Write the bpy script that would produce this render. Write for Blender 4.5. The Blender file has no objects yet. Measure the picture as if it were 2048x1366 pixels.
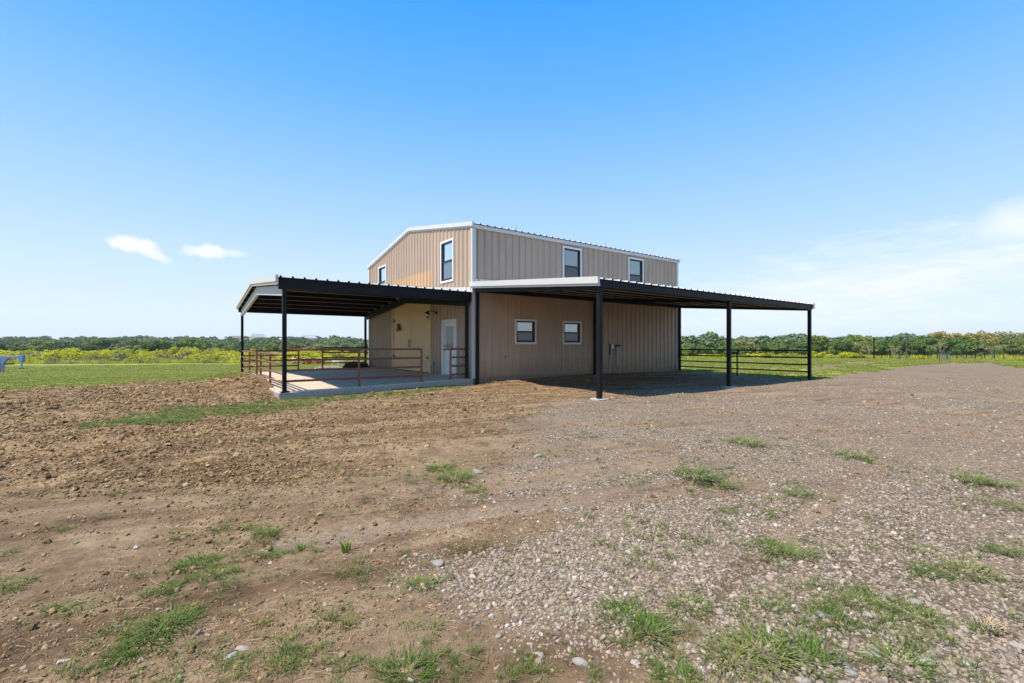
import bpy, bmesh, math, random
import numpy as np
from mathutils import Vector, Matrix

random.seed(7); RNG = np.random.default_rng(11)
SC = bpy.context.scene
COL = SC.collection
rad = math.radians

# ------------------------------------------------------------------ camera
F, Y0, YAW, CX, CY, CH = 921.329, 690.94, 0.622, -8.203, -13.784, 1.1286   # solved from the barn's corners (2048 px wide frame)
SN, CN = math.sin(YAW), math.cos(YAW)
cam_d = bpy.data.cameras.new('camera'); cam = bpy.data.objects.new('camera', cam_d); COL.objects.link(cam)
cam.location = (CX, CY, CH); cam.rotation_euler = (rad(90), 0, -YAW)
cam_d.sensor_width = 36; cam_d.lens = F / 2048 * 36; cam_d.shift_y = (Y0 - 683) / 2048
cam_d.clip_start = 0.05; cam_d.clip_end = 20000
SC.camera = cam

# ------------------------------------------------------------------ light
SUN = Vector((-0.58, 0.05, 1.0)).normalized()          # towards the sun
sl = bpy.data.lights.new('sun', 'SUN'); sl.energy = 3.9; sl.angle = rad(1.6); sl.color = (1.0, 0.925, 0.80)
so = bpy.data.objects.new('sun', sl); COL.objects.link(so); so.location = (-30, 0, 60)
so.rotation_euler = SUN.to_track_quat('Z', 'Y').to_euler()
SC.view_settings.view_transform = 'Standard'; SC.view_settings.look = 'None'
SC.view_settings.exposure = 0.78; SC.view_settings.gamma = 1.0

class NT:
    """tiny node helper"""
    def __init__(s, tree): s.t = tree; s.n = tree.nodes; s.l = tree.links
    def set(s, sock, v):
        if isinstance(v, bpy.types.NodeSocket): s.l.new(v, sock)
        elif v is not None:
            if hasattr(sock.default_value, '__len__') and not hasattr(v, '__len__'): v = [v] * len(sock.default_value)
            if hasattr(sock.default_value, '__len__') and len(sock.default_value) == 4 and len(v) == 3: v = (*v, 1)
            sock.default_value = v
    def node(s, typ, ins=None, out=0, **kw):
        nd = s.n.new(typ)
        for k, v in kw.items(): setattr(nd, k, v)
        for k, v in (ins or {}).items(): s.set(nd.inputs[k], v)
        return nd.outputs[out]
    def math(s, op, a, b=None, c=None, clamp=False):
        nd = s.n.new('ShaderNodeMath'); nd.operation = op; nd.use_clamp = clamp
        s.set(nd.inputs[0], a)
        if b is not None: s.set(nd.inputs[1], b)
        if c is not None: s.set(nd.inputs[2], c)
        return nd.outputs[0]
    def vmath(s, op, a, b=None, out=0):
        nd = s.n.new('ShaderNodeVectorMath'); nd.operation = op
        s.set(nd.inputs[0], a)
        if b is not None: s.set(nd.inputs[1], b)
        return nd.outputs[out]
    def mix(s, f, a, b, mode='MIX'):
        nd = s.n.new('ShaderNodeMixRGB'); nd.blend_type = mode
        s.set(nd.inputs[0], f); s.set(nd.inputs[1], a); s.set(nd.inputs[2], b)
        return nd.outputs[0]
    def ramp(s, f, *stops):
        nd = s.n.new('ShaderNodeValToRGB'); e = nd.color_ramp.elements
        while len(e) < len(stops): e.new(0.5)
        for el, (p, c) in zip(e, stops):
            el.position = p; el.color = (*c, 1) if hasattr(c, '__len__') else (c, c, c, 1)
        s.set(nd.inputs[0], f)
        return nd.outputs[0]
    def noise(s, vec, scale, detail=4, rough=0.55, out=0, dist=0):
        return s.node('ShaderNodeTexNoise', {'Vector': vec, 'Scale': scale, 'Detail': detail, 'Roughness': rough, 'Distortion': dist}, out)
    def mapr(s, v, a, b, c=0, d=1):
        nd = s.n.new('ShaderNodeMapRange'); s.set(nd.inputs[0], v)
        for i, q in enumerate((a, b, c, d)): s.set(nd.inputs[1 + i], q)
        return nd.outputs[0]

# ------------------------------------------------------------------ sky
wd = bpy.data.worlds.new('World'); SC.world = wd; wd.use_nodes = True
w = NT(wd.node_tree); w.n.clear()
sky = w.n.new('ShaderNodeTexSky'); sky.sky_type = 'NISHITA'; sky.sun_disc = False
sky.sun_elevation = math.asin(SUN.z); sky.sun_rotation = math.atan2(SUN.x, SUN.y)
sky.altitude = 200; sky.air_density = 1.0; sky.dust_density = 0.5; sky.ozone_density = 2.0
tc = w.n.new('ShaderNodeTexCoord'); dirv = tc.outputs['Generated']
def view_dir(px, py):
    a, b = (px - 1024) / F, (Y0 - py) / F
    return Vector((SN + a * CN, CN - a * SN, b)).normalized()
def lin(c): return tuple((v / 255 / 12.92 if v < 10 else ((v / 255 + .055) / 1.055) ** 2.4) for v in c)
elev = w.node('ShaderNodeSeparateXYZ', {0: dirv}, 2)
grad = w.ramp(w.math('MAXIMUM', elev, 0.0), (0.0, lin((226, 240, 253))), (.06, lin((220, 238, 255))), (.15, lin((202, 229, 255))), (.25, lin((174, 215, 255))), (.36, lin((142, 199, 255))), (.47, lin((104, 182, 255))), (.60, lin((62, 165, 255))), (1.0, lin((40, 140, 235))))
skc = w.mix(0.10, w.mix(1.0, grad, (6.4, 6.4, 6.4), 'MULTIPLY'), sky.outputs[0])      # clear spring sky over the sky model
cloud = None
nz = w.noise(dirv, 9, 6, 0.6); nz2 = w.noise(w.vmath('MULTIPLY', dirv, (3.0, 3.0, 16.0)), 3.6, 8, 0.66, dist=.6)
def cloud_patch(px, py, wpx, hpx, n, amp, lo, hi, dens, tilt=0):
    global cloud
    c = view_dir(px, py); r = c.cross(Vector((0, 0, 1))).normalized(); u = r.cross(c).normalized()
    r2 = r * math.cos(tilt) + u * math.sin(tilt); u2 = u * math.cos(tilt) - r * math.sin(tilt)
    a = w.math('DIVIDE', w.vmath('DOT_PRODUCT', dirv, tuple(r2), 1), wpx / F)
    b = w.math('DIVIDE', w.vmath('DOT_PRODUCT', dirv, tuple(u2), 1), hpx / F)
    front = w.math('GREATER_THAN', w.vmath('DOT_PRODUCT', dirv, tuple(c), 1), 0.3)
    q = w.math('SQRT', w.math('ADD', w.math('MULTIPLY', a, a), w.math('MULTIPLY', b, b)))
    m = w.math('ADD', w.math('SUBTRACT', 1.0, q), w.math('MULTIPLY', w.math('SUBTRACT', n, 0.5), amp))
    m = w.math('MULTIPLY', w.math('MULTIPLY', w.mapr(m, lo, hi), dens), front)
    cloud = m if cloud is None else w.math('MAXIMUM', cloud, m)
nf = w.noise(dirv, 38, 5, 0.6)
cloud_patch(272, 490, 38, 16, nf, 1.7, 0.05, 0.55, 0.85, -0.12)
cloud_patch(305, 506, 34, 10, nf, 1.6, 0.05, 0.7, 0.7, -0.4)
cloud_patch(412, 503, 42, 13, nf, 1.8, 0.05, 0.6, 0.75, 0.05)
cloud_patch(460, 505, 38, 9, nf, 1.6, 0.1, 0.8, 0.55, 0.0)
cloud_patch(1800, 560, 430, 80, nz2, 2.3, 0.0, 1.1, 0.68, 0.10)
cloud_patch(2000, 520, 300, 60, nz2, 2.5, 0.05, 1.1, 0.6, 0.2)
cloud_patch(2060, 442, 85, 34, nz, 2.0, 0.0, 0.8, 0.7, 0.1)
cloud_patch(1560, 600, 240, 40, nz2, 2.2, 0.1, 1.3, 0.35, 0.1)
skc = w.mix(cloud, skc, (6.2, 6.25, 6.3))
bg = w.node('ShaderNodeBackground', {'Color': skc, 'Strength': 0.10})
w.l.new(bg, w.node('ShaderNodeOutputWorld', out=0) if False else w.n.new('ShaderNodeOutputWorld').inputs[0])

# ------------------------------------------------------------------ numpy noise and terrain
def vnoise(x, y, seed=0):
    xi = np.floor(x).astype(np.int64); yi = np.floor(y).astype(np.int64); fx = x - xi; fy = y - yi
    fx = fx * fx * (3 - 2 * fx); fy = fy * fy * (3 - 2 * fy)
    def hsh(a, b):
        n = (a * 374761393 + b * 668265263 + seed * 974634777) & 0xffffffff
        n = ((n ^ (n >> 13)) * 1274126177) & 0xffffffff
        return ((n ^ (n >> 16)) & 0xffff) / 65535.0
    a = hsh(xi, yi); b = hsh(xi + 1, yi); c = hsh(xi, yi + 1); d = hsh(xi + 1, yi + 1)
    return (a * (1 - fx) + b * fx) * (1 - fy) + (c * (1 - fx) + d * fx) * fy
def fbm(x, y, s, o=4, seed=0):
    t = 0; a = 1; n = 0
    for i in range(o):
        t = t + a * vnoise(x * s + 17.3 * i, y * s - 9.1 * i, seed + i); n += a; a *= 0.5; s *= 2.03
    return t / n
def sst(a, b, v):
    t = np.clip((v - a) / (b - a), 0, 1); return t * t * (3 - 2 * t)
def cam_dr(x, y):
    dx, dy = x - CX, y - CY
    return dx * SN + dy * CN, dx * CN - dy * SN
W, L, HE, P, C = 10.83, 11.755, 5.40, 6.01, 5.93      # gable width, barn length, eave height, patio depth, lean-to depth
def base_z(x, y):
    d, r = cam_dr(x, y); dd = np.maximum(d, 1.0)
    u = 1024 + F * r / np.maximum(dd, 6)
    wl = 1 - sst(950, 1300, u)
    zl = np.interp(d, [0, 14, 18, 40, 100, 150, 230, 600, 1500, 6000], [-.2, -.22, -.32, -1.2, -2.8, -3.2, -2.4, 6, 12, 12])
    zr = np.interp(d, [0, 16, 30, 37, 64, 100, 130, 300, 800, 6000], [-.2, -.19, -.27, -.31, -.8, -1.8, -2.2, 0, 7, 9])
    z = wl * zl + (1 - wl) * zr
    z = z + (fbm(x, y, 0.02, 3, 5) - .5) * np.clip((d - 40) * .012, 0, 3.0)
    pad = np.exp(-((x - 5) / 9.0) ** 4 - ((y - 5) / 11.0) ** 4)          # the barn stands on a pad
    z = np.where(d < 45, np.maximum(z, -.24 * pad + (1 - pad) * z), z)
    wallb = sst(-2.2, -.1, y) * sst(-.4, .8, x) * (1 - sst(12, 13.5, x)) * (1 - sst(2, 4, y))
    z = z * (1 - wallb) + wallb * np.interp(x, [0, 1.5, 4, 7, 11], [-.18, -.13, -.075, -.06, -.14])
    # spoil heaped against the outer edge of the patio slab, hollow at its near corner
    e = -6.0 - x
    heap = np.exp(-np.maximum(e - .25, 0) ** 2 / 1.3) * sst(.2, 4.5, y) * (1 - sst(10.6, 12.2, y)) * (x < -5.9)
    z = z + .33 * heap
    z = z - .13 * np.exp(-((x + 5.6) ** 2 / 3.0 + (y + .8) ** 2 / 2.0))
    return z
def poly_d(u, v, pts, asp=1.0):
    """distance in frame pixels to a polyline"""
    best = np.full(u.shape, 1e9)
    for (x0, y0), (x1, y1) in zip(pts[:-1], pts[1:]):
        dx, dy = x1 - x0, (y1 - y0) * asp
        t = np.clip(((u - x0) * dx + (v - y0) * asp * dy) / (dx * dx + dy * dy), 0, 1)
        best = np.minimum(best, np.hypot(u - x0 - t * dx, (v - y0) * asp - t * dy))
    return best
def zones(x, y):
    d, r = cam_dr(x, y); dd = np.maximum(d, 0.9)
    zf = base_z(x, y)
    u = 1024 + F * r / dd; v = Y0 - F * (zf - CH) / dd
    n1 = fbm(x, y, 1.1, 4, 21); n2 = fbm(x, y, 0.35, 3, 33); n3 = fbm(x, y, 3.0, 3, 41)
    jit = (n1 - .5) * 2
    sc = np.clip((v - 700) / 250, 0.05, 1.6)
    uu = u + jit * 190 * sc; vv = v + (n1 - .5) * 40 * sc
    # pasture
    vb = np.interp(u, [-1500, 0, 170, 270, 400, 485, 565, 1330, 1352, 1480, 1560, 1640, 1700, 1760, 1830, 1880, 1985, 2010, 2048, 2600],
                   [850, 779, 772, 766, 763, 753, 744, 744, 743, 747, 756, 757, 748.5, 741, 731.5, 726, 725, 731, 738, 770])
    vbn = vb + (n1 - .5) * 8 + (n3 - .5) * 5
    grass = sst(1.6, -1.6, v - vbn)
    grass = np.where(d < 3, 0, grass)
    inside = (x > -6.3) & (x < 12.2) & (y < W - .3) & (y > -6.5)
    grass = np.where(inside & (u < 1345), 0, grass)
    # gravel
    ug = np.interp(v, [700, 735, 755, 768, 778, 786, 793, 800, 830, 860, 900, 940, 985, 1010, 1030, 1060, 1090, 1120, 1180, 1210, 1260, 1300, 1366, 1600],
                   [1350, 1380, 1440, 1430, 1360, 1250, 1150, 1110, 1060, 1060, 990, 960, 900, 910, 1120, 1030, 980, 890, 900, 1100, 1190, 1220, 1280, 1400])
    gravel = sst(-110, 120, (uu - ug) / np.maximum(sc, .3) * .8) * (1 - grass)
    tr = 0
    for pts, hw, amt in (([(560, 1095), (800, 1052), (1000, 1017), (1300, 985), (1520, 968)], 20, .95),
                         ([(900, 985), (1100, 952), (1350, 925)], 14, .8),
                         ([(1010, 905), (1200, 890), (1330, 893)], 10, .7),
                         ([(900, 858), (1150, 848), (1420, 852)], 6, .8),
                         ([(1290, 777), (1500, 784), (1700, 800), (1900, 822), (2150, 842)], 7, .95),
                         ([(1640, 765), (1800, 785), (2048, 800)], 5, .6),
                         ([(1350, 1290), (1500, 1130), (1640, 1010), (1750, 940)], 22, .45)):
        dist = poly_d(u, v, pts, 1.0) / hw + (n3 - .5) * 1.4
        tr = np.maximum(tr, amt * sst(1.3, .5, dist))
    tr = tr * (1 - grass)
    gravel = gravel * (1 - tr * .85) * (1 - .85 * sst(-.5, .5, x) * sst(10.5, 7.5, x) * sst(-6.1, -5.2, y))
    # loose bare patches inside the gravel
    gravel = gravel * (1 - .6 * sst(.60, .75, n2) * sst(2100, 1000, u))
    # turned, cloddy soil
    vc = np.interp(u, [-800, 0, 300, 600, 800, 950, 1050, 1120, 1200], [1000, 985, 972, 968, 925, 880, 830, 800, 780])
    clod = sst(26, -26, vv - vc) * sst(1150, 850, uu) * (1 - grass) * sst(3, 5, d)
    # grass strips on the yard
    strip = sst(1.25, .7, poly_d(u, v, [(165, 856), (290, 838), (420, 826), (560, 808), (690, 797)], 1.0) / np.interp(u, [160, 300, 600, 700], [6, 13, 12, 6]) + (n3 - .5) * 2.2 + (n1 - .5) * 1.2)
    strip = np.maximum(strip, sst(1.3, .7, poly_d(u, v, [(690, 796), (780, 789), (860, 779), (925, 771)]) / 4.5 + (n3 - .5) * 1.6))
    strip = np.where(d < 5, 0, strip)
    dark = sst(34, 8, np.abs(v - np.interp(u, [-200, 0, 250, 500, 800], [950, 945, 915, 880, 845])) + (n1 - .5) * 30) * sst(900, 450, u)
    weeds = sst(84, 100, d) * sst(1250, 1000, u) + sst(70, 90, d) * sst(1250, 1400, u)
    soil = sst(1.4, .6, poly_d(u, v, [(1616, 738), (1660, 733), (1690, 728), (1750, 724)]) / 4.2 + (n3 - .5) * 2.6 + (n1 - .5) * 1.5) * (d > 10)
    return dict(d=d, u=u, v=v, z=zf, grass=grass, gravel=gravel, track=tr, clod=clod * (1 - strip) * (.42 + .58 * sst(760, 380, u)), strip=strip * (1 - grass), dark=dark, weeds=np.clip(weeds, 0, 1), soil=soil)
def relief(x, y, q):
    b = 0
    for s, a, sd in ((2.2, .035, 3), (5.5, .033, 4), (13, .026, 6), (27, .017, 8)):
        b = b + a * (np.abs(vnoise(x * s, y * s, sd) - .5) * 2)
    soft = (fbm(x, y, .8, 3, 60) - .5) * .05 + (fbm(x, y, 6, 3, 61) - .5) * .012
    rut = (fbm((x * TD_.x + y * TD_.y) * .22, (-x * TD_.y + y * TD_.x) * 2.2, 1.0, 4, 70) - .5) * .075
    grav = (fbm(x, y, 22, 2, 80) - .5) * .016
    near = np.clip(1 - (q['d'] - 30) / 30, 0, 1)
    return near * (q['clod'] * (b - .03) + soft * (1 - q['grass'] * .4) + rut * (1 - q['gravel'] * .5) - .025 * q['track'] + grav * q['gravel'])
def ground_at(x, y):
    x = np.atleast_1d(np.asarray(x, float)); y = np.atleast_1d(np.asarray(y, float))
    q = zones(x, y); return q['z'] + relief(x, y, q)
def gz(x, y): return float(ground_at(x, y)[0])
def at_depth(px, d):
    r = (px - 1024) / F * d
    return CX + r * CN + d * SN, CY - r * SN + d * CN
def on_ground(px, py):
    """the ground point seen at a place in the photograph"""
    d = F * (CH + .2) / (py - Y0)
    for _ in range(12):
        x, y = at_depth(px, d); z = float(base_z(np.array([x]), np.array([y]))[0])
        d = .5 * d + .5 * F * (CH - z) / (py - Y0)
    x, y = at_depth(px, d); return x, y, gz(x, y)

def flat_pt(px, py): return Vector(at_depth(px, F * (CH + .2) / (py - Y0)))
TD_ = (flat_pt(1300, 985) - flat_pt(560, 1095)).normalized()        # the way vehicles cross the yard
# ------------------------------------------------------------------ materials
MATS = {}
def material(name):
    m = bpy.data.materials.new(name); m.use_nodes = True; t = NT(m.node_tree)
    return m, t, t.n['Principled BSDF']
def simple(name, col, rough=.6, metal=0, var=.12, scale=6, bump=0, spec=.5, stretch=(1, 1, 1), coat=0):
    m, t, b = material(name)
    obj = t.vmath('MULTIPLY', t.n.new('ShaderNodeTexCoord').outputs['Object'], stretch)
    n = t.noise(obj, scale, 6, .6); n2 = t.noise(obj, scale * 7, 3)
    f = t.math('ADD', t.math('MULTIPLY', n, .7), t.math('MULTIPLY', n2, .3))
    c = t.mix(t.mapr(f, .3, .7), tuple(x * (1 - var) for x in col), tuple(min(1, x * (1 + var)) for x in col))
    t.set(b.inputs['Base Color'], c); t.set(b.inputs['Roughness'], t.mapr(n, .3, .7, max(.05, rough - .08), min(1, rough + .08)))
    b.inputs['Metallic'].default_value = metal; b.inputs['Specular IOR Level'].default_value = spec
    if coat: b.inputs['Coat Weight'].default_value = coat; b.inputs['Coat Roughness'].default_value = .2
    if bump:
        bp = t.node('ShaderNodeBump', {'Height': f, 'Strength': bump, 'Distance': .01}); t.set(b.inputs['Normal'], bp)
    MATS[name] = m; return m
def siding_mat(name, col, dirt=.5):
    m, t, b = material(name)
    o = t.n.new('ShaderNodeTexCoord').outputs['Object']
    n = t.noise(t.vmath('MULTIPLY', o, (5, 5, .35)), 2.2, 5, .6)            # vertical weather streaks
    n2 = t.noise(o, .8, 4)
    z = t.node('ShaderNodeSeparateXYZ', {0: o}, 2)
    low = t.math('MULTIPLY', t.mapr(t.math('ADD', z, t.math('MULTIPLY', t.noise(o, 5, 4), -.5)), .45, -.25), dirt)
    c = t.mix(t.mapr(n, .35, .7), tuple(x * 1.05 for x in col), tuple(x * .88 for x in col))
    c = t.mix(t.math('MULTIPLY', t.mapr(n2, .4, .8), .25), c, tuple(x * .85 for x in col))
    c = t.mix(1, c, t.ramp(t.n.new('ShaderNodeObjectInfo').outputs['Random'], (0, .93), (1, 1.0)), 'MULTIPLY')        # sheet to sheet
    c = t.mix(low, c, (.16, .10, .06))                                     # rain-splashed soil along the foot
    t.set(b.inputs['Base Color'], c); t.set(b.inputs['Roughness'], t.mapr(n, .3, .7, .42, .58)); b.inputs['Specular IOR Level'].default_value = .4
    wob = t.noise(t.vmath('MULTIPLY', o, (1, 1, .4)), 1.6, 2)                # slight oil-canning of the sheet
    bp = t.node('ShaderNodeBump', {'Height': wob, 'Strength': .25, 'Distance': .02}); t.set(b.inputs['Normal'], bp)
    MATS[name] = m; return m
siding_mat('tan_siding', (.47, .355, .262)); siding_mat('new_tan_siding', (.60, .395, .225), .1)
simple('white_trim', (.58, .57, .545), .45, var=.05, scale=3)
simple('roof_sheet', (.55, .56, .56), .4, .3, .06)
simple('black_steel', (.009, .009, .011), .5, 0, .3, 5, spec=.18)
simple('under_sheet', (.012, .012, .013), .7, 0, .2, spec=.15)
simple('purlin_steel', (.010, .010, .010), .6, 0, .3, 5, spec=.15)
simple('purlin_lip', (.42, .34, .24), .6, 0, .2, 5)  # black purlin's lower flange, coloured pale tan for the ground light it catches
simple('grey_rafter', (.50, .50, .51), .5, 0, .08, 3)
simple('red_pipe', (.205, .066, .042), .5, 0, .28, 9, spec=.45)
simple('concrete', (.42, .38, .33), .85, 0, .14, 1.2, .25)
simple('stained_concrete', (.25, .185, .125), .9, 0, .25, 3, .3)
simple('white_paint', (.76, .77, .78), .4, 0, .03)
simple('window_frame', (.012, .013, .016), .4, 0, .1)
simple('black_iron', (.015, .015, .015), .45)
simple('galvanised', (.42, .43, .44), .45, .6, .12)
simple('plastic_grey', (.32, .33, .34), .5, 0, .06)
simple('wood_brown', (.24, .12, .05), .6, 0, .25, 20, .2, stretch=(1, 1, .2))
simple('door_tan', (.72, .51, .27), .5, 0, .06, 2)
simple('blue_paint', (.10, .20, .42), .5, 0, .18, 4)
simple('blue_worn', (.22, .235, .26), .6, 0, .3, 9)
simple('gate_steel', (.14, .18, .20), .5, .2, .2)
simple('rubber', (.02, .02, .02), .8)
simple('post_steel', (.10, .085, .07), .7, .3, .25)
simple('wire', (.20, .19, .18), .5, .6)
simple('tarp_black', (.012, .013, .016), .35, 0, .2, 4, .3)
simple('mulch', (.10, .035, .018), .95, 0, .4, 14, .9)
simple('pale_wood', (.62, .56, .48), .8, 0, .12, 8, .2)
simple('hide_red', (.30, .085, .03), .8, 0, .25, 5); simple('hide_tan', (.50, .30, .15), .8, 0, .2, 5); simple('hide_cream', (.72, .62, .48), .8, 0, .12, 5)
simple('house_white', (.66, .65, .62), .7); simple('house_roof', (.50, .49, .48), .6, .2); simple('house_roof_brown', (.20, .13, .10), .8)
simple('bark', (.13, .095, .07), .95, 0, .3, 12, .6); simple('pale_bark', (.34, .28, .21), .95, 0, .25, 12, .4)
simple('stone_pale', (.36, .31, .26), .85, 0, .18, 14, .5); simple('stone_grey', (.30, .27, .25), .85, 0, .2, 14, .5)
simple('straw', (.40, .285, .165), .85, 0, .25, 30)
simple('clod_soil', (.20, .118, .066), .95, 0, .32, 9, .8)
def glass(name, refl, tint):
    m, t, b = material(name); out = t.n['Material Output']
    o = t.n.new('ShaderNodeTexCoord').outputs['Object']
    b.inputs['Base Color'].default_value = (*tint, 1); b.inputs['Roughness'].default_value = .35; b.inputs['Specular IOR Level'].default_value = .3
    bp = t.node('ShaderNodeBump', {'Height': t.noise(o, 2.2, 1), 'Strength': .06, 'Distance': .02})
    g = t.node('ShaderNodeBsdfGlossy', {'Color': (.92, .96, .97), 'Roughness': .015, 'Normal': bp})
    fr = t.node('ShaderNodeFresnel', {'IOR': 1.5})
    mx = t.node('ShaderNodeMixShader', {0: t.math('ADD', t.math('MULTIPLY', fr, 1.0 if refl > .1 else .3), refl, clamp=True), 1: b.outputs[0], 2: g}); t.l.new(mx, out.inputs[0])
    MATS[name] = m
glass('pane_clear', .26, (.03, .04, .042)); glass('pane_screen', .05, (.035, .034, .036)); glass('pane_door', .06, (.035, .05, .05))
def stone_mat(name, stops, bump=.5):
    m, t, b = material(name)
    rnd = t.n.new('ShaderNodeObjectInfo').outputs['Random']; o = t.n.new('ShaderNodeTexCoord').outputs['Object']
    c = t.ramp(rnd, *stops); n = t.noise(o, 3.5, 4)
    c = t.mix(t.mapr(n, .3, .7), t.mix(1, c, (.75, .74, .73), 'MULTIPLY'), c)
    t.set(b.inputs['Base Color'], c); b.inputs['Roughness'].default_value = .9; b.inputs['Specular IOR Level'].default_value = .25
    MATS[name] = m
stone_mat('gravel_stone', [(0, (.14, .11, .085)), (.25, (.27, .215, .165)), (.5, (.37, .295, .225)), (.72, (.37, .275, .19)), (.92, (.44, .365, .29)), (.975, (.60, .525, .44)), (1, (.44, .27, .15))])
stone_mat('soil_clod', [(0, (.16, .095, .042)), (.4, (.27, .172, .08)), (.75, (.36, .24, .118)), (1, (.45, .315, .17))])
def leaf_mat(name, c0, c1, c2, trans=.25, nscale=.5):
    m, t, b = material(name); out = t.n['Material Output']
    oi = t.n.new('ShaderNodeObjectInfo'); geo = t.n.new('ShaderNodeNewGeometry')
    n = t.noise(geo.outputs['Position'], nscale, 4, .6); isl = geo.outputs['Random Per Island']
    f = t.math('ADD', t.math('MULTIPLY', n, .6), t.math('ADD', t.math('MULTIPLY', isl, .35), t.math('MULTIPLY', oi.outputs['Random'], .4)))
    c = t.ramp(f, (.3, c0), (.62, c1), (1.0, c2))
    t.set(b.inputs['Base Color'], c); b.inputs['Roughness'].default_value = .6; b.inputs['Specular IOR Level'].default_value = .25
    tl = t.node('ShaderNodeBsdfTranslucent', {'Color': c})
    mx = t.node('ShaderNodeMixShader', {0: trans, 1: b.outputs[0], 2: tl}); t.l.new(mx, out.inputs[0])
    MATS[name] = m
leaf_mat('leaf_dark', (.05, .09, .02), (.105, .17, .036), (.17, .235, .052))
leaf_mat('leaf_mid', (.09, .135, .026), (.175, .24, .046), (.26, .31, .075))
leaf_mat('leaf_olive', (.14, .15, .04), (.24, .24, .07), (.33, .31, .11))
leaf_mat('leaf_gold', (.20, .165, .035), (.33, .26, .05), (.42, .35, .09))
leaf_mat('leaf_far', (.085, .13, .055), (.14, .20, .08), (.19, .25, .10))
leaf_mat('bloom', (.25, .265, .018), (.45, .45, .022), (.62, .58, .03), .42, .35)
leaf_mat('blade', (.06, .105, .014), (.115, .185, .026), (.32, .30, .11), .3, 3)
leaf_mat('blade_field', (.15, .18, .03), (.235, .265, .047), (.34, .335, .085), .3, .25)
leaf_mat('weed_dry', (.13, .115, .045), (.21, .185, .08), (.30, .27, .13), .2, .3)
leaf_mat('weed_lime', (.10, .17, .02), (.17, .26, .03), (.24, .34, .05), .3, 5)

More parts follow.
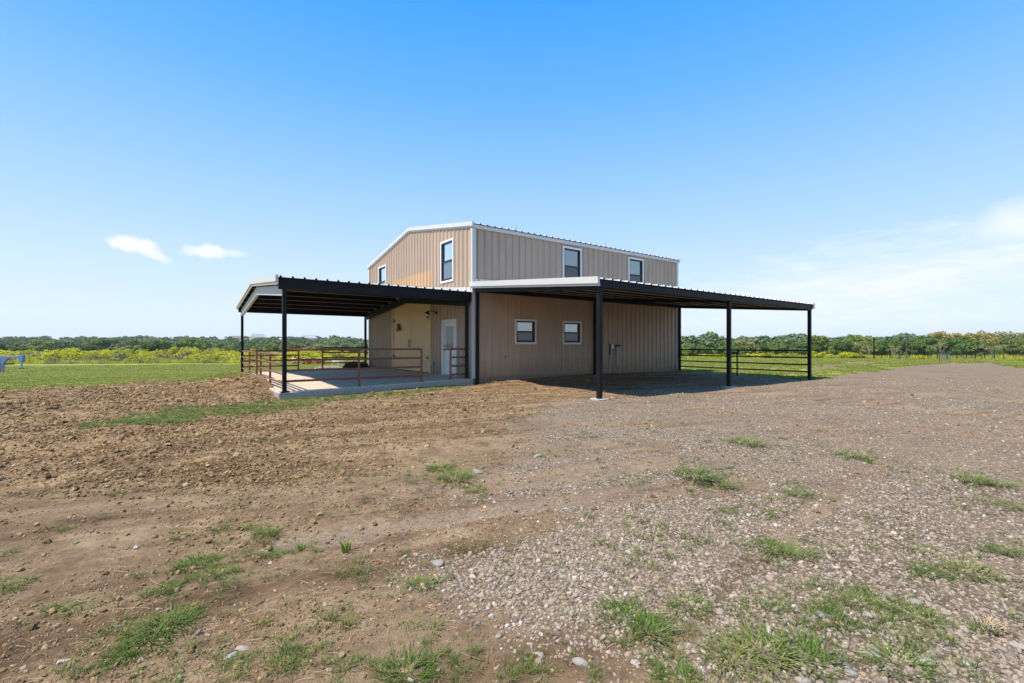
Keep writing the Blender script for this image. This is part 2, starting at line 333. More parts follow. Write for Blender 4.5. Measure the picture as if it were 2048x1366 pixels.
def ground_material():
    m, t, b = material('yard_ground')
    p = t.n.new('ShaderNodeNewGeometry').outputs['Position']
    za = t.n.new('ShaderNodeAttribute'); za.attribute_name = 'zone'; s1 = t.n.new('ShaderNodeSeparateColor'); t.l.new(za.outputs['Color'], s1.inputs[0])
    zb = t.n.new('ShaderNodeAttribute'); zb.attribute_name = 'zone2'; s2 = t.n.new('ShaderNodeSeparateColor'); t.l.new(zb.outputs['Color'], s2.inputs[0])
    zc = t.n.new('ShaderNodeAttribute'); zc.attribute_name = 'zone3'; s3 = t.n.new('ShaderNodeSeparateColor'); t.l.new(zc.outputs['Color'], s3.inputs[0])
    gravel, grass, clod = s1.outputs; track, weeds, dark = s2.outputs; strip, soil, _ = s3.outputs
    along = t.vmath('DOT_PRODUCT', p, (TD_.x, TD_.y, 0), 1); across = t.vmath('DOT_PRODUCT', p, (-TD_.y, TD_.x, 0), 1)
    trk = t.node('ShaderNodeCombineXYZ', {0: t.math('MULTIPLY', along, .22), 1: t.math('MULTIPLY', across, 2.1), 2: 0.0})
    n_t = t.noise(trk, 1.0, 6, .62, dist=.35)
    n_b = t.noise(t.vmath('MULTIPLY', trk, (.8, .32, 1)), 1.0, 4, .6, dist=.5)
    n_l = t.noise(p, .45, 5, .6); n_m = t.noise(p, 3.0, 6, .65); n_f = t.noise(p, 26, 6, .7); n_g = t.noise(p, 110, 3, .7)
    # packed dirt
    dirt = t.ramp(t.math('ADD', t.math('MULTIPLY', n_m, .55), t.math('MULTIPLY', n_f, .45)), (.38, (.088, .052, .026)), (.5, (.215, .138, .078)), (.62, (.36, .25, .152)))
    dirt = t.mix(t.mapr(n_l, .42, .68, 0, .55), dirt, (.27, .182, .108))
    dirt = t.mix(t.mapr(n_g, .62, .72, 0, .55), dirt, (.42, .31, .21))
    # loose orange-brown clods
    cl = t.ramp(t.math('ADD', t.math('MULTIPLY', n_m, .5), t.math('MULTIPLY', n_f, .5)), (.39, (.065, .038, .018)), (.5, (.21, .132, .066)), (.61, (.40, .275, .15)))
    cl = t.mix(t.mapr(n_l, .4, .7, 0, .6), cl, t.mix(1, cl, (1.12, 1.0, .86), 'MULTIPLY'))
    cl = t.mix(t.math('MULTIPLY', dark, .6), cl, t.mix(1, cl, (.66, .60, .58), 'MULTIPLY'))
    c = t.mix(clod, dirt, cl)
    trc = t.mix(t.mapr(n_f, .35, .65), (.215, .157, .110), (.31, .238, .175))
    c = t.mix(t.math('MULTIPLY', track, .6), c, trc)
    c = t.mix(t.mapr(n_t, .50, .62, 0, .8), c, t.mix(1, c, (.58, .53, .48), 'MULTIPLY'))
    c = t.mix(t.mapr(n_b, .52, .64, 0, .6), c, t.mix(1, c, (.70, .65, .60), 'MULTIPLY'))
    c = t.mix(t.mapr(n_t, .46, .36, 0, .55), c, (.34, .24, .15))
    # crushed stone: three sizes of cells with a colour per stone
    v1 = t.n.new('ShaderNodeTexVoronoi'); t.set(v1.inputs['Vector'], p); v1.inputs['Scale'].default_value = 42
    v2 = t.n.new('ShaderNodeTexVoronoi'); t.set(v2.inputs['Vector'], p); v2.inputs['Scale'].default_value = 17
    k1 = t.node('ShaderNodeSeparateColor', {0: v1.outputs['Color']}); k2 = t.node('ShaderNodeSeparateColor', {0: v2.outputs['Color']})
    g1 = t.ramp(k1, (0, (.16, .12, .086)), (.35, (.33, .255, .185)), (.7, (.46, .37, .275)), (.92, (.60, .50, .40)), (1, (.78, .70, .60)))
    g2 = t.ramp(k2, (0, (.22, .165, .12)), (.5, (.38, .30, .22)), (.86, (.48, .395, .30)), (1, (.74, .66, .56)))
    gr = t.mix(t.mapr(n_m, .45, .6, .15, .55), g1, g2)
    gr = t.mix(t.mapr(v1.outputs['Distance'], .2, .55, 0, .8), gr, (.12, .088, .06))
    gr = t.mix(t.mapr(n_m, .50, .64, 0, .55), gr, (.27, .20, .135))
    gr = t.mix(t.mapr(n_l, .50, .64, 0, .4), gr, (.30, .222, .15))
    n_x = t.noise(t.vmath('MULTIPLY', p, (1, 1, 1)), .16, 5, .6)
    gr = t.mix(t.mapr(n_x, .48, .62, 0, .5), gr, t.mix(1, gr, (1.15, 1.02, .90), 'MULTIPLY'))
    gr = t.mix(t.mapr(n_b, .54, .66, 0, .35), gr, (.30, .22, .15))
    gr = t.mix(t.mapr(n_t, .52, .68, 0, .45), gr, t.mix(1, gr, (.76, .72, .68), 'MULTIPLY'))
    gr = t.mix(t.mapr(n_m, .36, .5, .4, 0), gr, t.mix(1, gr, (.72, .70, .68), 'MULTIPLY'))
    gm = t.math('MULTIPLY', gravel, t.mapr(t.math('ADD', t.math('ADD', t.math('MULTIPLY', n_f, .5), t.math('MULTIPLY', n_t, .6)), t.math('MULTIPLY', gravel, .45)), .55, .95), clamp=True)
    gr = t.mix(1, gr, (1.04, 1.0, .94), 'MULTIPLY')
    c = t.mix(gm, c, gr)
    red = t.math('MULTIPLY', t.mapr(t.noise(p, .55, 3), .70, .76), .45)
    c = t.mix(t.math('MULTIPLY', red, t.math('SUBTRACT', 1.0, grass)), c, (.34, .155, .075))
    # grass sheet under the blades
    nf1 = t.noise(p, .09, 5, .6); nf2 = t.noise(t.vmath('MULTIPLY', p, (1, 1, 1)), 1.3, 6, .7)
    gs = t.ramp(t.math('ADD', t.math('MULTIPLY', nf1, .5), t.math('MULTIPLY', nf2, .5)), (.38, (.13, .165, .026)), (.5, (.24, .26, .047)), (.62, (.38, .36, .085)))
    gs = t.mix(t.mapr(t.noise(p, .35, 5, .65), .54, .70, 0, .75), gs, (.36, .30, .13))
    gs = t.mix(t.math('MULTIPLY', weeds, .7), gs, t.ramp(nf2, (.3, (.14, .13, .04)), (.7, (.27, .245, .10))))
    c = t.mix(grass, c, gs)
    c = t.mix(t.math('MULTIPLY', strip, .7), c, t.ramp(n_f, (.3, (.07, .085, .02)), (.7, (.18, .19, .05))))
    c = t.mix(t.math('MULTIPLY', soil, .75), c, t.ramp(n_m, (.3, (.12, .065, .038)), (.7, (.25, .165, .10))))
    t.set(b.inputs['Base Color'], c); b.inputs['Roughness'].default_value = .95; b.inputs['Specular IOR Level'].default_value = .15
    hgt = t.math('ADD', t.math('MULTIPLY', n_f, .5), t.math('MULTIPLY', n_g, .25))
    hgt = t.math('ADD', hgt, t.math('MULTIPLY', t.math('MULTIPLY', gm, t.math('SUBTRACT', 1, v1.outputs['Distance'])), .7))
    hgt = t.math('ADD', hgt, t.math('MULTIPLY', n_m, .8))
    bp = t.node('ShaderNodeBump', {'Height': hgt, 'Strength': 1.0, 'Distance': .03}); t.set(b.inputs['Normal'], bp)
    return m
MATS['ground'] = ground_material()

# ------------------------------------------------------------------ object helpers
def tag(o, label=None, cat=None, group=None, kind=None):
    for k, v in (('label', label), ('category', cat), ('group', group), ('kind', kind)):
        if v: o[k] = v
    return o
def mesh_data(name, verts, faces, mat=None, smooth=False):
    me = bpy.data.meshes.new(name); me.from_pydata([tuple(v) for v in verts], [], [tuple(f) for f in faces])
    if mat: me.materials.append(MATS[mat])
    if smooth: me.polygons.foreach_set('use_smooth', [True] * len(me.polygons))
    me.update(); return me
def link(name, me, parent=None):
    o = bpy.data.objects.new(name, me); COL.objects.link(o)
    if parent is not None: o.parent = parent
    return o
def thing(name, label, cat, loc=(0, 0, 0), rz=0, group=None):
    o = bpy.data.objects.new(name, None); COL.objects.link(o); o.location = loc; o.rotation_euler = (0, 0, rz); o.empty_display_size = .2
    return tag(o, label, cat, group)
class MB:
    """collects shapes that make up one part"""
    def __init__(s): s.v = []; s.f = []
    def add(s, vs, fs):
        k = len(s.v); s.v += [tuple(v) for v in vs]; s.f += [tuple(i + k for i in f) for f in fs]; return s
    def box(s, x, y, z):
        vs = [(a, b, c) for c in z for b in y for a in x]
        return s.add(vs, [(0, 2, 3, 1), (4, 5, 7, 6), (0, 1, 5, 4), (2, 6, 7, 3), (0, 4, 6, 2), (1, 3, 7, 5)])
    def prism(s, poly, fn, a, b):
        """poly of (p,q) extruded between a and b; fn(p,q,t) gives the point"""
        n = len(poly); vs = [fn(p, q, a) for p, q in poly] + [fn(p, q, b) for p, q in poly]
        return s.add(vs, [tuple(range(n))[::-1], tuple(range(n, 2 * n))] + [(i, (i + 1) % n, n + (i + 1) % n, n + i) for i in range(n)])
    def bar(s, p0, p1, w_, h_):
        """rectangular bar whose centre line runs p0 to p1; h_ is its upright side"""
        p0, p1 = Vector(p0), Vector(p1); d = (p1 - p0).normalized()
        up = Vector((0, 0, 1)) if abs(d.z) < .95 else Vector((0, 1, 0))
        r = d.cross(up).normalized() * (w_ / 2); u = r.cross(d).normalized() * (h_ / 2)
        vs = [p + a * r + b * u for p in (p0, p1) for a, b in ((-1, -1), (1, -1), (1, 1), (-1, 1))]
        return s.add(vs, [(3, 2, 1, 0), (4, 5, 6, 7)] + [(i, (i + 1) % 4, 4 + (i + 1) % 4, 4 + i) for i in range(4)])
    def tube(s, pts, r, n=10, caps=True):
        pts = [Vector(p) for p in pts]; rs = r if hasattr(r, '__len__') else [r] * len(pts); k0 = len(s.v); vs = []; fs = []
        for i, p in enumerate(pts):
            d = (pts[min(i + 1, len(pts) - 1)] - pts[max(i - 1, 0)]).normalized()
            a = d.cross(Vector((0, 0, 1)) if abs(d.z) < .9 else Vector((1, 0, 0))).normalized(); b = d.cross(a)
            vs += [p + (a * math.cos(q) + b * math.sin(q)) * rs[i] for q in (2 * math.pi * j / n for j in range(n))]
        for i in range(len(pts) - 1):
            fs += [(i * n + j, i * n + (j + 1) % n, (i + 1) * n + (j + 1) % n, (i + 1) * n + j) for j in range(n)]
        if caps: fs += [tuple(range(n))[::-1], tuple(range((len(pts) - 1) * n, len(pts) * n))]
        return s.add(vs, fs)
    def build(s, name, mat, parent=None, smooth=False, bevel=0):
        me = mesh_data(name, s.v, s.f, mat, smooth)
        if bevel:
            bm = bmesh.new(); bm.from_mesh(me)
            bmesh.ops.bevel(bm, geom=list(bm.edges), offset=bevel, segments=1, affect='EDGES', clamp_overlap=True)
            bm.to_mesh(me); bm.free()
        o = link(name, me, parent)
        if smooth and not bevel:
            try: me.set_sharp_from_angle(angle=rad(40))
            except Exception: pass
        return o
def box(name, mat, parent, x, y, z, bevel=.004): return MB().box(x, y, z).build(name, mat, parent, bevel=bevel)

# ------------------------------------------------------------------ the ground
def build_ground():
    front = np.arange(-58, 58.01, .2); rest = np.arange(61, 299.1, 3.5)
    ang = np.concatenate([front, rest]) * math.pi / 180
    r1 = np.array([.35, .6, .85, 1.1, 1.3]); r2 = 1.5 * 1.0078 ** np.arange(0, 475); r3 = r2[-1] * 1.06 ** np.arange(1, 65)
    rr = np.concatenate([r1, r2, r3]); na, nr = len(ang), len(rr)
    A, R = np.meshgrid(ang, rr); x = (CX + R * np.sin(A + YAW)).ravel(); y = (CY + R * np.cos(A + YAW)).ravel()
    q = zones(x, y); z = q['z'] + relief(x, y, q)
    co = np.empty(((nr * na) + 1, 3)); co[:-1, 0] = x; co[:-1, 1] = y; co[:-1, 2] = z; co[-1] = (CX, CY, -.2)
    i = np.arange(nr - 1)[:, None] * na; j = np.arange(na)[None, :]; j2 = (j + 1) % na
    quads = np.stack([i + j, i + j2, i + na + j2, i + na + j], -1).reshape(-1, 4)
    tris = np.stack([np.full(na, nr * na), (np.arange(na) + 1) % na, np.arange(na)], -1)
    me = bpy.data.meshes.new('ground'); me.vertices.add(len(co)); me.vertices.foreach_set('co', co.ravel())
    nl = quads.size + tris.size; me.loops.add(nl); me.loops.foreach_set('vertex_index', np.concatenate([quads[:, ::-1].ravel(), tris.ravel()]))
    npol = len(quads) + len(tris); me.polygons.add(npol)
    st = np.concatenate([np.arange(len(quads)) * 4, quads.size + np.arange(len(tris)) * 3]); me.polygons.foreach_set('loop_start', st)
    me.polygons.foreach_set('use_smooth', np.ones(npol, bool)); me.update(calc_edges=True)
    for nm, ks in (('zone', ('gravel', 'grass', 'clod')), ('zone2', ('track', 'weeds', 'dark')), ('zone3', ('strip', 'soil', None))):
        at = me.attributes.new(nm, 'FLOAT_COLOR', 'POINT'); d = np.ones((len(co), 4), np.float32)
        for k, key in enumerate(ks): d[:-1, k] = q[key] if key else 0
        d[-1, :3] = 0; at.data.foreach_set('color', d.ravel())
    me.materials.append(MATS['ground'])
    tag(link('ground', me), 'bare yard of brown soil and grey gravel running into green pasture', kind='structure')
build_ground()

# ------------------------------------------------------------------ ribbed steel sheets
def rib_profile(u0, u1, phase, pitch=.3, h=.040, extra=()):
    """breakpoints (u, height) of a ribbed sheet between u0 and u1"""
    us = {u0, u1, *[e for e in extra if u0 < e < u1]}
    def hgt(u):
        q = (u - phase + pitch / 2) % pitch - pitch / 2; a = abs(q)
        if a < .017: return h
        if a < .034: return h * (.034 - a) / .017
        m = min(abs(a - .075), abs(a - .115) if pitch > .2 else 1)
        return .0045 if m < .008 else 0
    k0 = int(math.floor((u0 - phase) / pitch)) - 1
    for k in range(k0, k0 + int((u1 - u0) / pitch) + 4):
        for o in (-.127, -.122, -.108, -.103, -.087, -.082, -.068, -.063, -.034, -.017, .017, .034, .063, .068, .082, .087, .103, .108, .122, .127):
            u = phase + k * pitch + o
            if u0 < u < u1: us.add(u)
    return [(u, hgt(u)) for u in sorted(us)]
def siding_sheets(parent, mat, u0, u1, phase, zb, ztop, openings, fn, pitch=.3, off0=0):
    """one mesh object per 0.9 m sheet, cut round the openings; fn(u,z,off) gives the point"""
    edges = [u0]; e = phase
    while e <= u0 + .15: e += .3
    while e < u1 - .12: edges.append(e); e += .9
    edges.append(u1)
    for k, (a, b) in enumerate(zip(edges[:-1], edges[1:])):
        ext = [q for o in openings for q in (o[0], o[1])]
        pr = rib_profile(a, b, phase, pitch, extra=ext); mb = MB(); off = off0 + (.0012 if k % 2 else 0)
        for (ua, ha), (ub, hb) in zip(pr[:-1], pr[1:]):
            mid = (ua + ub) / 2; cuts = sorted((o[2], o[3]) for o in openings if o[0] <= mid <= o[1])
            lo = zb; spans = []
            for c0, c1 in cuts:
                if c0 > lo + .01: spans.append((lo, c0, False))
                lo = max(lo, c1)
            spans.append((lo, None, True))
            for z0, z1, top in spans:
                za, zc = (ztop(ua), ztop(ub)) if top else (z1, z1)
                if za - z0 < .01: continue
                mb.add([fn(ua, z0, ha + off), fn(ub, z0, hb + off), fn(ub, zc, hb + off), fn(ua, za, ha + off)], [(0, 1, 2, 3)])
        if mb.f: mb.build('siding_panel', mat, parent)
def roof_sheets(parent, x0, x1, phase, ya, yb, zfn, mat='roof_sheet', lift=0.0):
    edges = [x0]; e = phase + .3
    while e < x1 - .15:
        if e > x0 + .1: edges.append(e)
        e += .9
    edges.append(x1)
    for k, (a, b) in enumerate(zip(edges[:-1], edges[1:])):
        pr = rib_profile(a, b, phase); mb = MB(); off = lift + (.0012 if k % 2 else 0); n = len(pr)
        vs = [(u, ya, zfn(ya) + h + off) for u, h in pr] + [(u, yb, zfn(yb) + h + off) for u, h in pr]
        vs += [(u, ya, zfn(ya) + h + off - .003) for u, h in pr] + [(u, yb, zfn(yb) + h + off - .003) for u, h in pr]
        mb.add(vs, [(i, i + 1, n + i + 1, n + i) for i in range(n - 1)] + [(2 * n + i, 3 * n + i, 3 * n + i + 1, 2 * n + i + 1) for i in range(n - 1)]
               + [(i, 2 * n + i, 2 * n + i + 1, i + 1) for i in range(n - 1)] + [(n + i, n + i + 1, 3 * n + i + 1, 3 * n + i) for i in range(n - 1)])
        o = mb.build('roof_panel', mat, parent); o.data.materials.append(MATS['under_sheet'])
        o.data.polygons.foreach_set('material_index', [0] * (n - 1) + [1] * (n - 1) + [0] * (2 * n - 2))
def closures(parent, x0, x1, phase, y, z, mat, depth=.04, h=.047):
    """the dark plugs that fill the open rib ends along an eave"""
    mb = MB(); k = math.ceil((x0 + .03 - phase) / .3)
    while phase + k * .3 < x1 - .03:
        u = phase + k * .3
        mb.prism([(-.036, -.004), (.036, -.004), (.019, h), (-.019, h)], lambda p, q, t, u=u: (u + p, t, z + q), y, y + depth); k += 1
    return tag(mb.build('closure_strip', mat, parent), kind='stuff')

# ------------------------------------------------------------------ barn
RISE = .91
def gable_z(y, base=HE, rise=RISE): return base + rise * (1 - abs(y - W / 2) / (W / 2))
barn = thing('barn', 'two storey tan ribbed metal barn with white trim and black framed windows', 'barn', (0, 0, 0))
FRONT = lambda u, z, o: (u, -o, z)
GABLE = lambda u, z, o: (-o, u, z)
REAR = lambda u, z, o: (u, W + o, z)
END = lambda u, z, o: (L + o, u, z)
fw = [(1.79, 2.80, 1.18, 2.11), (4.16, 5.17, 1.18, 2.11), (4.16, 5.18, 3.55, 5.10), (8.09, 9.13, 3.55, 5.10)]
gw = [(1.34, 2.38, 3.53, 5.12), (8.27, 9.33, 3.53, 5.12)]
gdoor = (1.13, 2.27, -.02, 2.11); bdoor = (3.28, 7.48, -.02, 3.22); patch = (3.22, 7.42, 3.22, 4.21)
foundation = box('foundation', 'stained_concrete', barn, (.015, L - .015), (.015, W - .015), (-1.0, -.004), 0)
front_wall = box('front_wall', 'under_sheet', barn, (.06, L - .06), (.09, .14), (.0, HE - .2), 0)
siding_sheets(front_wall, 'tan_siding', .0, L, .22, .0, lambda u: HE - .15, [(a + .03, b - .03, c + .03, d - .03) for a, b, c, d in fw], FRONT)
gable_wall = MB().prism([(.06, 0), (W - .06, 0), (W - .06, HE - .3), (W / 2, HE + RISE - .3), (.06, HE - .3)], lambda p, q, t: (t, p, q), .16, .20).build('gable_wall', 'under_sheet', barn)
siding_sheets(gable_wall, 'tan_siding', .0, W, .37, .0, lambda u: gable_z(u) - .14,
              [(a + .03, b - .03, c + .03, d - .03) for a, b, c, d in gw + [gdoor]] + [(bdoor[0], bdoor[1], -.1, patch[3])], GABLE)
siding_sheets(gable_wall, 'new_tan_siding', bdoor[0], bdoor[1], .37, bdoor[3], lambda u: patch[3] + .03, [], GABLE, off0=-.004)
rear_wall = box('rear_wall', 'under_sheet', barn, (.06, L - .06), (W - .14, W - .09), (0, HE - .2), 0)
siding_sheets(rear_wall, 'tan_siding', 0, L, .22, 0, lambda u: HE - .15, [], REAR)
end_wall = MB().prism([(.06, 0), (W - .06, 0), (W - .06, HE - .3), (W / 2, HE + RISE - .3), (.06, HE - .3)], lambda p, q, t: (t, p, q), L - .2, L - .16).build('end_wall', 'under_sheet', barn)
siding_sheets(end_wall, 'tan_siding', 0, W, .37, 0, lambda u: gable_z(u) - .14, [], END)
roof = MB().prism([(-.04, HE - .08), (W + .04, HE - .08), (W / 2, HE + RISE - .07)], lambda p, q, t: (t, p, q), .02, L - .02).build('roof', 'under_sheet', barn)
roof_sheets(roof, -.05, L + .05, .26, -.09, W / 2 - .004, lambda y: gable_z(y) - .035)
roof_sheets(roof, -.05, L + .05, .26, W / 2 + .004, W + .09, lambda y: gable_z(y) - .035)
MB().bar((-.05, W / 2, HE + RISE + .0), (L + .05, W / 2, HE + RISE + .0), .3, .02).build('ridge_cap', 'roof_sheet', roof)
closures(roof, 0, L, .26, -.094, HE - .06, 'under_sheet')
for xx, s in ((0, -1), (L, 1)):                                  # boxed rake trim on both gables
    for ya, yb in ((-.11, W / 2 + .0), (W + .11, W / 2 - .0)):
        za, zb_ = gable_z(ya) + .025, gable_z(yb) + .025
        mb = MB(); x_in, x_out = xx + s * .02, xx + s * .085
        mb.prism([(ya, za), (yb, zb_), (yb, zb_ - .145), (ya, za - .145)], lambda p, q, t: (t, p, q), x_in, x_out)
        mb.build('rake_trim', 'white_trim', barn)
        mb = MB(); mb.prism([(ya, za - .147), (yb, zb_ - .147), (yb, zb_ - .20), (ya, za - .20)], lambda p, q, t: (t, p, q), x_in, xx + s * .052)
        mb.build('rake_lip', 'white_trim', barn)
for yy, s in ((0, -1), (W, 1)):
    y_in, y_out = yy + s * .0325, yy + s * .075
    box('eave_trim', 'white_trim', barn, (.0, L), sorted((y_in, y_out)), (HE - .20, HE - .075), .003)
for xx, sx in ((0, -1), (L, 1)):
    for yy, sy in ((0, -1), (W, 1)):
        mb = MB()                                                # folded corner trim
        mb.prism([(xx + sx * .036, yy + sy * .036), (xx + sx * .036, yy - sy * .11), (xx + sx * .033, yy - sy * .11), (xx + sx * .033, yy + sy * .033), (xx - sx * .11, yy + sy * .033), (xx - sx * .11, yy + sy * .036)][::(1 if sx * sy > 0 else -1)],
                 lambda p, q, t: (p, q, t), -.02, HE - .205)
        mb.build('corner_trim', 'white_trim', barn)
def window(u0, u1, z0, z1, fn, label=None):
    """white casing, black double-hung sashes, two panes"""
    t = .065; mb = MB()
    def bx(mb, a, b, c, d, o0, o1): mb.prism([(a, c), (b, c), (b, d), (a, d)], lambda p, q, o: fn(p, q, o), o0, o1); return mb
    for a, b, c, d in ((u0, u0 + t, z0 + t, z1 - t), (u1 - t, u1, z0 + t, z1 - t), (u0, u1, z0, z0 + t), (u0 - .015, u1 + .015, z1 - t, z1)): bx(mb, a, b, c, d, -.06, .044)
    win = mb.build('window', 'white_paint', barn)
    a, b, c, d = u0 + t, u1 - t, z0 + t, z1 - t; zm = (c + d) / 2; s = .05
    mb = MB()
    for q in ((a, a + s, c + s, d - s), (b - s, b, c + s, d - s), (a, b, c, c + s), (a, b, d - s, d), (a + s, b - s, zm - .028, zm + .028)): bx(mb, *q, -.055, .025)
    mb.build('frame', 'window_frame', win)
    mb = MB(); s2 = .03; c2, d2 = c + s, zm - .028                 # lower sash stands proud of the upper one
    for q in ((a + s, a + s + s2, c2, d2), (b - s - s2, b - s, c2, d2), (a + s + s2, b - s - s2, c2, c2 + s2)): bx(mb, *q, -.04, .012)
    mb.build('sash', 'window_frame', win)
    bx(MB(), a + s, b - s, zm + .028, d - s, -.04, -.034).build('pane', 'pane_clear', win)
    bx(MB(), a + s + s2, b - s - s2, c2 + s2, d2, -.02, -.014).build('pane', 'pane_screen', win)
    if label: win['label'] = label
for q in fw: window(*q, FRONT)
for q in gw: window(*q, GABLE)
# walk door
y0, y1, z0, z1 = gdoor
mb = MB()
for a, b, c, d in ((y0, y0 + .1, 0, z1 - .1), (y1 - .1, y1, 0, z1 - .1), (y0, y1, z1 - .1, z1)): mb.box((-.045, .08), (a, b), (c, d))
door = mb.build('door', 'white_paint', barn, bevel=.004); door['label'] = 'white half glazed walk door in white casing'
MB().box((.02, .06), (y0 + .105, y1 - .105), (.025, z1 - .105)).build('door_leaf', 'white_paint', door, bevel=.003)
mb = MB(); ga, gb, gc, gd = y0 + .27, y1 - .27, .95, 1.86
for a, b, c, d in ((ga - .03, ga, gc, gd), (gb, gb + .03, gc, gd), (ga - .03, gb + .03, gc - .03, gc), (ga - .03, gb + .03, gd, gd + .03)): mb.box((.004, .019), (a, b), (c, d))
mb.build('glazing_bead', 'white_paint', door)
box('pane', 'pane_door', door, (.012, .0185), (ga, gb), (gc, gd), 0)
for k in (0, 1): box('door_panel', 'white_paint', door, (.010, .0195), (y0 + .2 + k * .40, y0 + .52 + k * .40), (.2, .75), .006)
MB().tube([(.022, y1 - .17, 1.12), (-.02, y1 - .17, 1.12)], .028, 12).build('deadbolt', 'black_iron', door)
MB().tube([(.022, y1 - .17, .97), (-.03, y1 - .17, .97)], .03, 12).tube([(-.03, y1 - .17, .97), (-.03, y1 - .28, .97)], .011, 8).build('door_handle', 'black_iron', door)
box('threshold', 'galvanised', door, (-.03, .08), (y0 + .1, y1 - .1), (.002, .022), .003)
# pair of tall tan barn doors
y0, y1, z0, z1 = bdoor; ym = 5.37
mb = MB()
for a, b, c, d in ((y0, y0 + .13, .0, z1 - .12), (y1 - .13, y1, .0, z1 - .12), (y0, y1, z1 - .12, z1)): mb.box((-.04, .1), (a, b), (c, d))
bframe = mb.build('barn_door_frame', 'door_tan', barn, bevel=.004)
for a, b in ((y0 + .145, ym - .008), (ym + .008, y1 - .145)):
    mb = MB(); zz = .03; prof = []                               # leaf clad in horizontal ribbed sheet
    while zz < z1 - .2:
        prof += [(zz, .0), (zz + .064, .004), (zz + .066, -.036), (zz + .094, -.036)]; zz += .096
    prof.append((z1 - .135, 0)); vs = []
    for z, o in prof: vs += [(-o - .004, a + .05, z), (-o - .004, b - .05, z)]
    mb.add(vs, [(2 * i, 2 * i + 1, 2 * i + 3, 2 * i + 2) for i in range(len(prof) - 1)])
    mb.box((.040, .07), (a, b), (.03, z1 - .135))
    leaf = mb.build('barn_door', 'door_tan', barn)
    mb = MB()
    for p, q, c, d in ((a, a + .07, .03, z1 - .135), (b - .07, b, .03, z1 - .135)): mb.box((-.012, .034), (p, q), (c, d))
    mb.box((-.010, .034), (a + .07, b - .07), (z1 - .23, z1 - .137)); mb.build('stile', 'door_tan', leaf, bevel=.003)
    near = a < ym - .5
    yh = a if near else b; s = 1 if near else -1
    for z in (.62, 2.28):
        MB().box((-.03, -.013), sorted((yh, yh + s * .05)), (z - .13, z + .13)).prism([(0, -.05), (.24, -.015), (.24, .015), (0, .05)], lambda p, q, t, yh=yh, s=s, z=z: (t, yh + s * (.05 + p), z + q), -.028, -.014).build('hinge', 'black_iron', leaf)
    yp = b - .04 if near else a + .04
    MB().tube([(-.012, yp, 1.05), (-.06, yp, 1.09), (-.06, yp, 1.37), (-.012, yp, 1.41)], .011, 8).build('pull_handle', 'black_iron', leaf)
# flashings where the two roofs meet the walls
PE, PR = 2.98, .51                                            # patio roof: eave height, rise
def patio_z(y): return PE + PR * (1 - abs(y - W / 2) / (W / 2))
for ya, yb in ((-.02, W / 2), (W / 2, W)):
    MB().prism([(ya, patio_z(ya) + .02), (yb, patio_z(yb) + .02), (yb, patio_z(yb) + .2), (ya, patio_z(ya) + .17)], lambda p, q, t: (t, p, q), -.040, -.034).build('wall_flashing', 'white_trim', barn)
CW, CO = 3.28, 2.74                                            # lean-to roof: height at wall, at outer edge
def lean_z(y): return CW + (CO - CW) * (-y / C)
box('wall_flashing', 'white_trim', barn, (.04, L), (-.040, -.034), (CW + .01, CW + .17), 0)

# ------------------------------------------------------------------ patio slab and its roof
def slab_z(x): return -.142 * (-x / P)
mb = MB(); xs = [-6.09, -5.3, -4.0, -2.0, -.001]
slab = MB().prism([(-6.09, slab_z(-6.09)), (-.004, 0), (-.004, -.95), (-6.09, -.95)], lambda p, q, t: (p, t, q), -.06, W + .02).build('patio_slab', 'concrete', None, bevel=.02)
tag(slab, 'pale concrete patio slab in front of the barn doors', kind='structure')
def concrete_detail():
    m, t, b = material('patio_concrete')
    o = t.n.new('ShaderNodeTexCoord').outputs['Object']
    n = t.noise(o, .7, 6, .65); n2 = t.noise(o, 9, 5, .6); st = t.noise(t.vmath('MULTIPLY', o, (1, .5, 1)), 1.4, 6, .7, dist=1.2)
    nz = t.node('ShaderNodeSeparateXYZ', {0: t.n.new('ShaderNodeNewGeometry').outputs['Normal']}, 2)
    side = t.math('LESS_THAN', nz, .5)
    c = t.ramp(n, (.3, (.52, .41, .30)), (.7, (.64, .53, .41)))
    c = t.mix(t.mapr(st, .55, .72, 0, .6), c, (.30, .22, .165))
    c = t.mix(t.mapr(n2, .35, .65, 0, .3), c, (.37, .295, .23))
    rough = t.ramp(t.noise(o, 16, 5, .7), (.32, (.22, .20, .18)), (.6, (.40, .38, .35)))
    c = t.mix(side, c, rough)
    crk = t.n.new('ShaderNodeTexVoronoi'); crk.feature = 'DISTANCE_TO_EDGE'; t.set(crk.inputs['Vector'], t.vmath('ADD', o, t.vmath('MULTIPLY', t.noise(o, 1.5, 3, out=1), (.5, .5, .5)))); crk.inputs['Scale'].default_value = .22
    c = t.mix(t.math('MULTIPLY', t.math('MULTIPLY', t.math('LESS_THAN', crk.outputs['Distance'], .0032), t.math('SUBTRACT', 1.0, side)), .7), c, (.10, .085, .07))
    t.set(b.inputs['Base Color'], c); b.inputs['Roughness'].default_value = .8
    bp = t.node('ShaderNodeBump', {'Height': t.math('ADD', n2, t.math('MULTIPLY', side, t.noise(o, 22, 5, .7))), 'Strength': .4, 'Distance': .02}); t.set(b.inputs['Normal'], bp)
    return m
MATS['patio_concrete'] = concrete_detail(); slab.data.materials[0] = MATS['patio_concrete']

